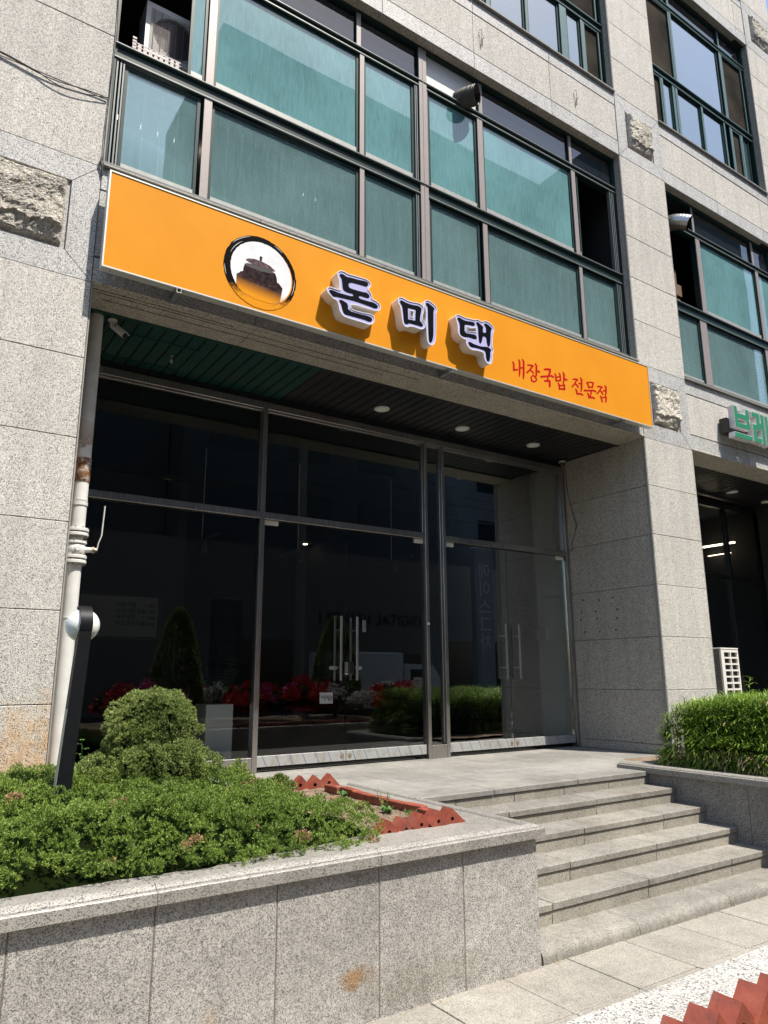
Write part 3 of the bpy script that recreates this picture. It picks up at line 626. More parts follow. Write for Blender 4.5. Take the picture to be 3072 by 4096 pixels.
# ---------------------------------------------------------------- windows
def window(name, x0, x1, z0, z1, vb, hb, panes, face='frame_pink', inner='frame_green', label=None):
    """vb: vertical bars (xa, xb, za, zb, proud); hb: horizontal bars; panes: (xa, xb, za, zb, kind)"""
    fr = MB(); f = .045
    fr.cur = 1
    for a in ((x0, x0+f, z0, z1), (x1-f, x1, z0, z1), (x0+f, x1-f, z1-f, z1), (x0+f, x1-f, z0, z0+.04)): fr.box(a[0], a[1], YW-.035, YW+.075, a[2], a[3])
    for (a, b, c, d, pr) in vb:
        fr.cur = 1; fr.box(a+.004, b-.004, YW-.02-pr, YW+.07, c, d); fr.cur = 0; fr.box(a, b, YW-.034-pr, YW-.0205-pr, c, d)
    for (a, b, c, d, pr) in hb:
        fr.cur = 1; fr.box(a, b, YW-.018-pr, YW+.072, c+.004, d-.004)
        fr.box(a, b, YW-.030-pr, YW-.018-pr, d-.03, d-.008); fr.cur = 2; fr.box(a, b, YW-.036-pr, YW-.0185-pr, c, c+.014); fr.box(a, b, YW-.05-pr, YW-.0185-pr, d-.010, d)
    w = fr.build(name, [face, inner, 'frame_grey' if face == 'frame_pink' else face], B)
    for (a, b, c, d, kind) in panes:
        sa = MB(); t = .028; sa.cur = 0 
        if kind == 'open': continue
        if kind == 'panel': MB().box(a, b, YW+.01, YW+.03, c, d).build('blank_panel', 'white_paint', w); continue
        g = {'film': 'film_glass', 'frost': 'frosted_glass', 'top': 'plain_glass', 'sky': 'sky_glass', 'screen': 'insect_screen'}[kind]
        bt = .09 if kind == 'film' else .045
        rail = MB(); y0, y1 = (YW-.012, YW+.02) if kind != 'screen' else (YW-.03, YW-.012)
        if kind != 'top':
            for q in ((a, a+t, c, d), (b-t, b, c, d), (a+t, b-t, d-t, d)): rail.box(q[0], q[1], y0, y1, q[2], q[3])
            rail.build('sash', inner if kind != 'screen' else face, w)
            MB().box(a+t, b-t, y0-.004, y1, c, c+bt).build('bottom_rail', 'sash_grey' if kind in ('film', 'frost') else face, w)
        MB().box(a+.01, b-.01, YW+.002, YW+.008, c+.01, d-.01).build('pane' if kind != 'screen' else 'mesh_screen', g, w)
        if kind == 'frost':
            bl = MB(); n = max(2, round((b-a-.08)/.142)); st_ = (b-a-.08)/n
            for i in range(n):
                xa = a+.04+i*st_; bl.cur = 0; bl.box(xa+.003, xa+st_-.003, YW+.075, YW+.078, c+.04, d-.16)
                bl.cur = 1; bl.box(xa-.006, xa+.007, YW+.012, YW+.016, c+.04, d-.16)
            bl.build('vertical_blind', ['blind_slat', 'blind_edge'], w)
    return w
# second floor, main bay
m0, m1, t0, t1 = 5.315, 5.46, 6.77, 6.845
V2 = [(1.83, 1.905, 4.24, m0, 0), (3.55, 3.605, 4.24, m0, 0), (5.29, 5.36, 4.24, m0, 0), (6.985, 7.045, 4.24, m0, 0), (4.355, 4.465, 4.2, 7.3, .012), (4.405, 4.415, 4.2, 7.3, .016),
      (1.83, 1.905, m1, t0, 0), (3.545, 3.60, m1, t0, 0), (5.26, 5.345, m1, t0, 0), (6.955, 7.03, m1, t0, 0), (3.50, 3.555, t1, 7.3, 0), (5.30, 5.355, t1, 7.3, 0), (6.94, 6.99, t1, 7.3, 0), (1.80, 1.86, t1, 7.3, 0)]
H2 = [(.99, 7.89, m0, m1, .008), (.99, 7.89, t0, t1, .004), (.99, 7.89, 4.18, 4.245, 0)]
P2 = [(1.11, 1.80, 4.26, m0-.02, 'frost'), (1.91, 3.545, 4.26, m0-.02, 'frost'), (3.61, 4.29, 4.26, m0-.02, 'frost'), (4.50, 5.25, 4.26, m0-.02, 'frost'), (5.365, 6.98, 4.26, m0-.02, 'frost'), (7.05, 7.74, 4.26, m0-.02, 'frost'),
      (1.02, 1.65, m1, t0, 'open'), (1.905, 3.54, m1, t0, 'film'), (3.605, 4.29, m1, t0, 'film'), (4.50, 5.25, m1, t0, 'film'), (5.35, 6.95, m1, t0, 'film'), (7.03, 7.10, m1, t0, 'film'), (1.66, 1.825, m1, t0, 'film'),
      (1.03, 1.80, t1, 7.3, 'top'), (1.86, 3.50, t1, 7.3, 'top'), (3.56, 4.35, t1, 7.3, 'top'), (4.47, 5.29, t1, 7.3, 'panel'), (5.36, 6.94, t1, 7.3, 'top'), (6.99, 7.85, t1, 7.3, 'top')]
window('window', .98, 7.90, 4.17, 7.345, V2, H2, P2)
# extra nested profiles of the sliding tracks
tr = MB()
for x in (1.035, 1.065, 1.09): tr.box(x, x+.012, YW-.03, YW+.02, 4.24, m0)
for x in (4.30, 4.325, 4.475, 7.755, 7.79, 7.825): tr.box(x, x+.012, YW-.03, YW+.02, 4.24, m0); tr.box(x, x+.012, YW-.03, YW+.02, m1, t0)
tr.build('sliding_track', 'frame_grey', B)['kind'] = 'stuff'
# second floor, right bay
V2b = [(9.70, 9.87, 4.24, m0, 0), (9.82, 9.93, m1, t0, 0), (9.78, 9.83, t1, 7.3, 0), (11.55, 11.65, 4.24, m0, 0), (11.55, 11.64, m1, t0, 0), (11.5, 11.56, t1, 7.3, 0)]
H2b = [(8.97, 12.09, m0, m1, .008), (8.97, 12.09, t0, t1, .004), (8.97, 12.09, 4.18, 4.245, 0)]
P2b = [(9.0, 9.69, 4.26, m0-.02, 'frost'), (9.88, 11.54, 4.26, m0-.02, 'frost'), (11.66, 12.06, 4.26, m0-.02, 'frost'), (9.94, 11.54, m1, t0, 'film'), (11.65, 12.06, m1, t0, 'film'), (9.84, 11.49, t1, 7.3, 'top'), (11.57, 12.06, t1, 7.3, 'top')]
window('window', 8.96, 12.10, 4.17, 7.345, V2b, H2b, P2b)
# third floor, main bay
u0, u1, s0, s1 = 9.56, 9.68, 11.13, 11.2
def bars3(x0, x1, xs, lows, tops): return [(a, b, 8.55, u0, 0) for a, b in lows]+[(a, b, u1, s0, 0) for a, b in xs]+[(a, b, s1, 11.6, 0) for a, b in tops]
V3 = bars3(0, 0, [(3.4, 3.46), (5.26, 5.33), (7.05, 7.11)], [(3.6, 3.67), (5.50, 5.57), (6.235, 6.285), (6.95, 7.09), (7.40, 7.455)], [(3.4, 3.45), (7.05, 7.1)])
H3 = [(.99, 7.89, u0, u1, .008), (.99, 7.89, s0, s1, .004), (.99, 7.89, 8.47, 8.56, 0)]
P3 = [(1.0, 3.59, 8.57, u0-.01, 'sky'), (3.68, 5.49, 8.57, u0-.01, 'sky'), (5.58, 6.23, 8.57, u0-.01, 'sky'), (6.29, 6.94, 8.57, u0-.01, 'sky'), (7.10, 7.395, 8.57, u0-.01, 'sky'), (7.46, 7.82, 8.57, u0-.01, 'screen'),
      (1.0, 3.39, u1, s0, 'sky'), (3.47, 5.25, u1, s0, 'sky'), (5.34, 7.04, u1, s0, 'sky'), (7.12, 7.80, u1, s0, 'screen'), (1, 7.04, s1, 11.6, 'top')]
window('window', .98, 7.90, 8.46, 11.645, V3, H3, P3, 'frame_teal')
V3b = bars3(0, 0, [(9.775, 9.825), (11.26, 11.325)], [(9.345, 9.39), (9.64, 9.70), (9.72, 9.785), (10.45, 10.5), (11.13, 11.17), (11.32, 11.37), (11.67, 11.73)], [(9.75, 9.80), (11.28, 11.32)])
H3b = [(8.97, 12.09, u0, u1, .008), (8.97, 12.09, s0, s1, .004), (8.97, 12.09, 8.47, 8.56, 0)]
P3b = [(8.98, 9.34, 8.57, u0-.01, 'screen'), (9.395, 9.64, 8.57, u0-.01, 'sky'), (9.79, 10.45, 8.57, u0-.01, 'sky'), (10.5, 11.12, 8.57, u0-.01, 'sky'), (11.375, 11.67, 8.57, u0-.01, 'screen'), (11.74, 11.95, 8.57, u0-.01, 'sky'),
       (8.98, 9.77, u1, s0, 'screen'), (9.83, 11.22, u1, s0, 'sky'), (11.33, 12.0, u1, s0, 'screen'), (8.98, 9.74, s1, 11.6, 'top'), (9.81, 11.27, s1, 11.6, 'top'), (11.33, 12.06, s1, 11.6, 'top')]
window('window', 8.96, 12.10, 8.46, 11.645, V3b, H3b, P3b, 'frame_teal')
# ---------------------------------------------------------------- slatted ceilings of the recessed ground floor
x = 1.0; i = 0
while x < 7.88:
    mat = 'slat_green' if x < 3.30 else 'slat_black'; xb = min(x+.102, 7.90)
    MB().cbox(x, xb, 6.003, 7.10, 3.052+random.uniform(0, .002), 3.064, .003).build('ceiling_slat', mat, B); x += .1228
MB().box(.98, 7.906, 6.0, 7.2, 3.0655, 3.09).build('ceiling_backing', 'room_dark', B)
MB().box(1.0, 3.33, 7.06, 7.10, 3.03, 3.0515).box(1.0, 3.33, 6.001, 6.03, 3.038, 3.0515).build('ceiling_trim', 'slat_green', B)
MB().box(3.33, 7.9, 7.06, 7.10, 3.03, 3.0515).box(3.33, 7.9, 6.001, 6.03, 3.038, 3.0515).build('ceiling_trim', 'slat_black', B)
ht = MB()   # access hatch frame in the green ceiling
for q in ((1.28, 2.13, 6.30, 6.32), (1.28, 2.13, 6.86, 6.88), (1.28, 1.30, 6.32, 6.86), (2.09, 2.11, 6.32, 6.86)): ht.box(q[0], q[1], q[2], q[3], 3.0445, 3.0515)
ht.build('access_hatch', 'slat_green', B)
x = 8.97
while x < 13.1: MB().cbox(x, min(x+.102, 13.15), 6.003, 7.2, 3.052+random.uniform(0, .002), 3.064, .003).build('ceiling_slat', 'slat_black', B); x += .1228
MB().box(8.96, 13.16, 6.0, 7.3, 3.0655, 3.09).build('ceiling_backing', 'room_dark', B)
# ---------------------------------------------------------------- rooms
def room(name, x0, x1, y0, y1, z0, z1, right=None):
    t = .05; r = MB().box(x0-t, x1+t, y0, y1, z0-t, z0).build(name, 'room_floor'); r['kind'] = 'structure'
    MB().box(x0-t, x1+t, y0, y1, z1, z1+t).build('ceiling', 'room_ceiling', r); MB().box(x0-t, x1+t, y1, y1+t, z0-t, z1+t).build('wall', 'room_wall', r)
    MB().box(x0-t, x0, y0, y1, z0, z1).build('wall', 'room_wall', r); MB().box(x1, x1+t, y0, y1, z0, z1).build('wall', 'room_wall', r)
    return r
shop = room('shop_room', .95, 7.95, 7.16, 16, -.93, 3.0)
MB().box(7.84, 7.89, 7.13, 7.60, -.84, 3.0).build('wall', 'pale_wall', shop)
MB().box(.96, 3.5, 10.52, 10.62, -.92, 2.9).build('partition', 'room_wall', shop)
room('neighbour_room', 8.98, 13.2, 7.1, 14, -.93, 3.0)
# ================================================================ SHOPFRONT (brushed steel frame and glass doors)
sf = thing('shopfront', 'dark glass shopfront in brushed steel frames under the orange sign', 'shopfront', (4.4, YG, ZT))
y0, y1 = 6.985, 7.085
def bar(name, x0, x1, z0, z1, ya=y0, yb=y1, mat='brushed_steel', c=.003): return MB().cbox(x0, x1, ya, yb, z0, z1, c).build(name, mat, sf)
bar('head_frame', .98, 7.906, 2.895, 2.975); bar('head_frame', .98, 7.906, 2.872, 2.893, y0+.03, y1-.02); bar('head_filler', .98, 7.906, 2.975, 3.05, y0+.03, y1, 'slat_black')
for a, b in ((1.0, 1.05), (3.112, 3.167), (5.322, 5.368), (5.597, 5.645), (7.845, 7.90)): bar('mullion', a, b, ZT, 2.895, y0-.004)
for a, b in ((1.05, 3.112), (3.167, 5.322), (5.645, 7.845)): bar('transom', a, b, 1.652, 1.724); bar('glazing_bead', a, b, 1.724, 1.735, y0+.03, y1-.03)
for a, b, q in ((3.095, 3.11, 0), (5.306, 5.32, 0), (5.582, 5.595, 0), (7.826, 7.843, 0)): bar('glazing_bead', a, b, 1.735 if a < 5.5 or a > 7 else -.78, 2.87, y0+.03, y1-.03)
bar('sill_frame', 1.05, 3.112, ZT, -.79); bar('sill_frame', 5.368, 5.597, ZT, -.79)
for a, b in ((1.05, 3.10), (3.167, 5.31), (5.645, 7.83)): bar('pane', a, b, 1.73, 2.88, 7.03, 7.038, 'shop_glass', .0005)
bar('pane', 1.05, 3.10, -.79, 1.655, 7.03, 7.038, 'shop_glass', .0005); bar('pane', 5.368, 5.59, -.79, 2.88, 7.03, 7.038, 'shop_glass', .0005)
def door(a, b, hx, fit):
    d = MB().cbox(a, b, 7.03, 7.04, -.79, 1.64, .0005).build('glass_door', 'shop_glass', sf)
    MB().cbox(a, b, 7.012, 7.058, -.888, -.782, .003).build('bottom_rail', 'film_steel', d)
    h = MB()
    for yy in (6.965, 7.105): h.tube([(hx, yy, -.045), (hx, yy, .652)], .0155, 14)
    for zz in (.10, .50): h.tube([(hx, 6.965, zz), (hx, 7.105, zz)], .009, 8)
    h.build('handle', 'brushed_steel', d, 40)
    MB().cbox(fit[0], fit[1], 7.018, 7.052, 1.596, 1.650, .003).build('patch_fitting', 'paper_label', d)
    rr = MB()
    cx = b-.045 if hx < (a+b)/2+.6 and hx > (a+b)/2 else a+.045
    for r_ in (.026, .014): rr.cyl((cx, 7.0115, -.838), r_, .003+.002*(r_ < .02), 20, 'y')
    rr.build('floor_lock', 'metal_screw', d)
    return d
d1 = door(3.17, 4.215, 4.117, (3.18, 3.345)); d2 = door(4.221, 5.318, 4.325, (5.18, 5.315)); d3 = door(5.648, 6.708, 6.594, (5.655, 5.80)); d4 = door(6.714, 7.84, 6.825, (7.66, 7.82))
lk = MB().cbox(4.235, 4.30, 6.985, 7.025, .02, .155, .006).build('door_lock', 'black_plastic', d2)
MB().cbox(4.185, 4.233, 6.995, 7.024, .02, .155, .004).build('lock_plate', 'chrome', d1)
for a, b, dd in ((4.0, 4.105, d1), (4.335, 4.42, d2)):
    n = 10; P = [(a+.02+.02*math.cos(q), .088+.02*math.sin(q)) for q in [math.pi/2+math.pi*k/n for k in range(n+1)]]+[(b-.02+.02*math.cos(q), .088+.02*math.sin(q)) for q in [-math.pi/2+math.pi*k/n for k in range(n+1)]]
    MB().prism([P], 7.014, 7.028).build('lock_bar', 'galvanised', dd)
def text(body, x, z, size, y, mat, parent, align='CENTER', flip=False, name='lettering', ext=.0008, rot=0, sx=1):
    c = bpy.data.curves.new(name, 'FONT'); c.body = body; c.size = size; c.align_x = align; c.align_y = 'CENTER'; c.extrude = ext; c.space_line = 1.0
    o = bpy.data.objects.new(name, c); me = bpy.data.meshes.new_from_object(o); bpy.data.objects.remove(o)
    me.materials.clear(); me.materials.append(MATS[mat])
    o = bpy.data.objects.new(name, me)
    M = Matrix.Translation((x, y, z)) @ (Matrix.Rotation(math.pi, 4, 'Z') if flip else Matrix.Identity(4)) @ Matrix.Rotation(math.pi/2, 4, 'X') @ Matrix.Rotation(rot, 4, 'Z') @ Matrix.Diagonal((sx, 1, 1, 1))
    me.transform(M); return link(o, parent)
def label_plate(x0, x1, z0, z1, y, mat, parent, name='sticker', th=.0015):
    return MB().cbox(x0, x1, y-th, y, z0, z1, .0005).build(name, mat, parent)
s = label_plate(4.435, 4.482, .49, .622, 7.0295, 'galvanised', d2); text('당\n기\n세\n요', 4.4585, .562, .026, 7.0275, 'ink', s)
s = label_plate(3.893, 4.055, -.288, -.172, 7.0295, 'sash_grey', d1, 'no_smoking_sticker')
text('이 건물은 금연구역입니다\n흡연 시 과태료가 부과\n됩니다', 3.952, -.228, .0155, 7.0275, 'ink', s, sx=.6)
ring = MB()
for k in range(24):
    a0, a1 = 2*math.pi*k/24, 2*math.pi*(k+1)/24
    ring.prism([[(4.02+r_*math.cos(q), -.232+r_*math.sin(q)) for r_, q in ((.028, a0), (.028, a1), (.022, a1), (.022, a0))]], 7.0275, 7.028)
ring.prism([[(4.003, -.252), (4.008, -.256), (4.038, -.212), (4.033, -.208)]], 7.027, 7.0272); ring.prism([[(3.998, -.235), (4.04, -.235), (4.04, -.229), (3.998, -.229)]], 7.0268, 7.027)
ring.build('no_smoking_symbol', 'ink', s)
label_plate(5.325, 5.365, .60, .625, 6.980, 'paper_label', sf)
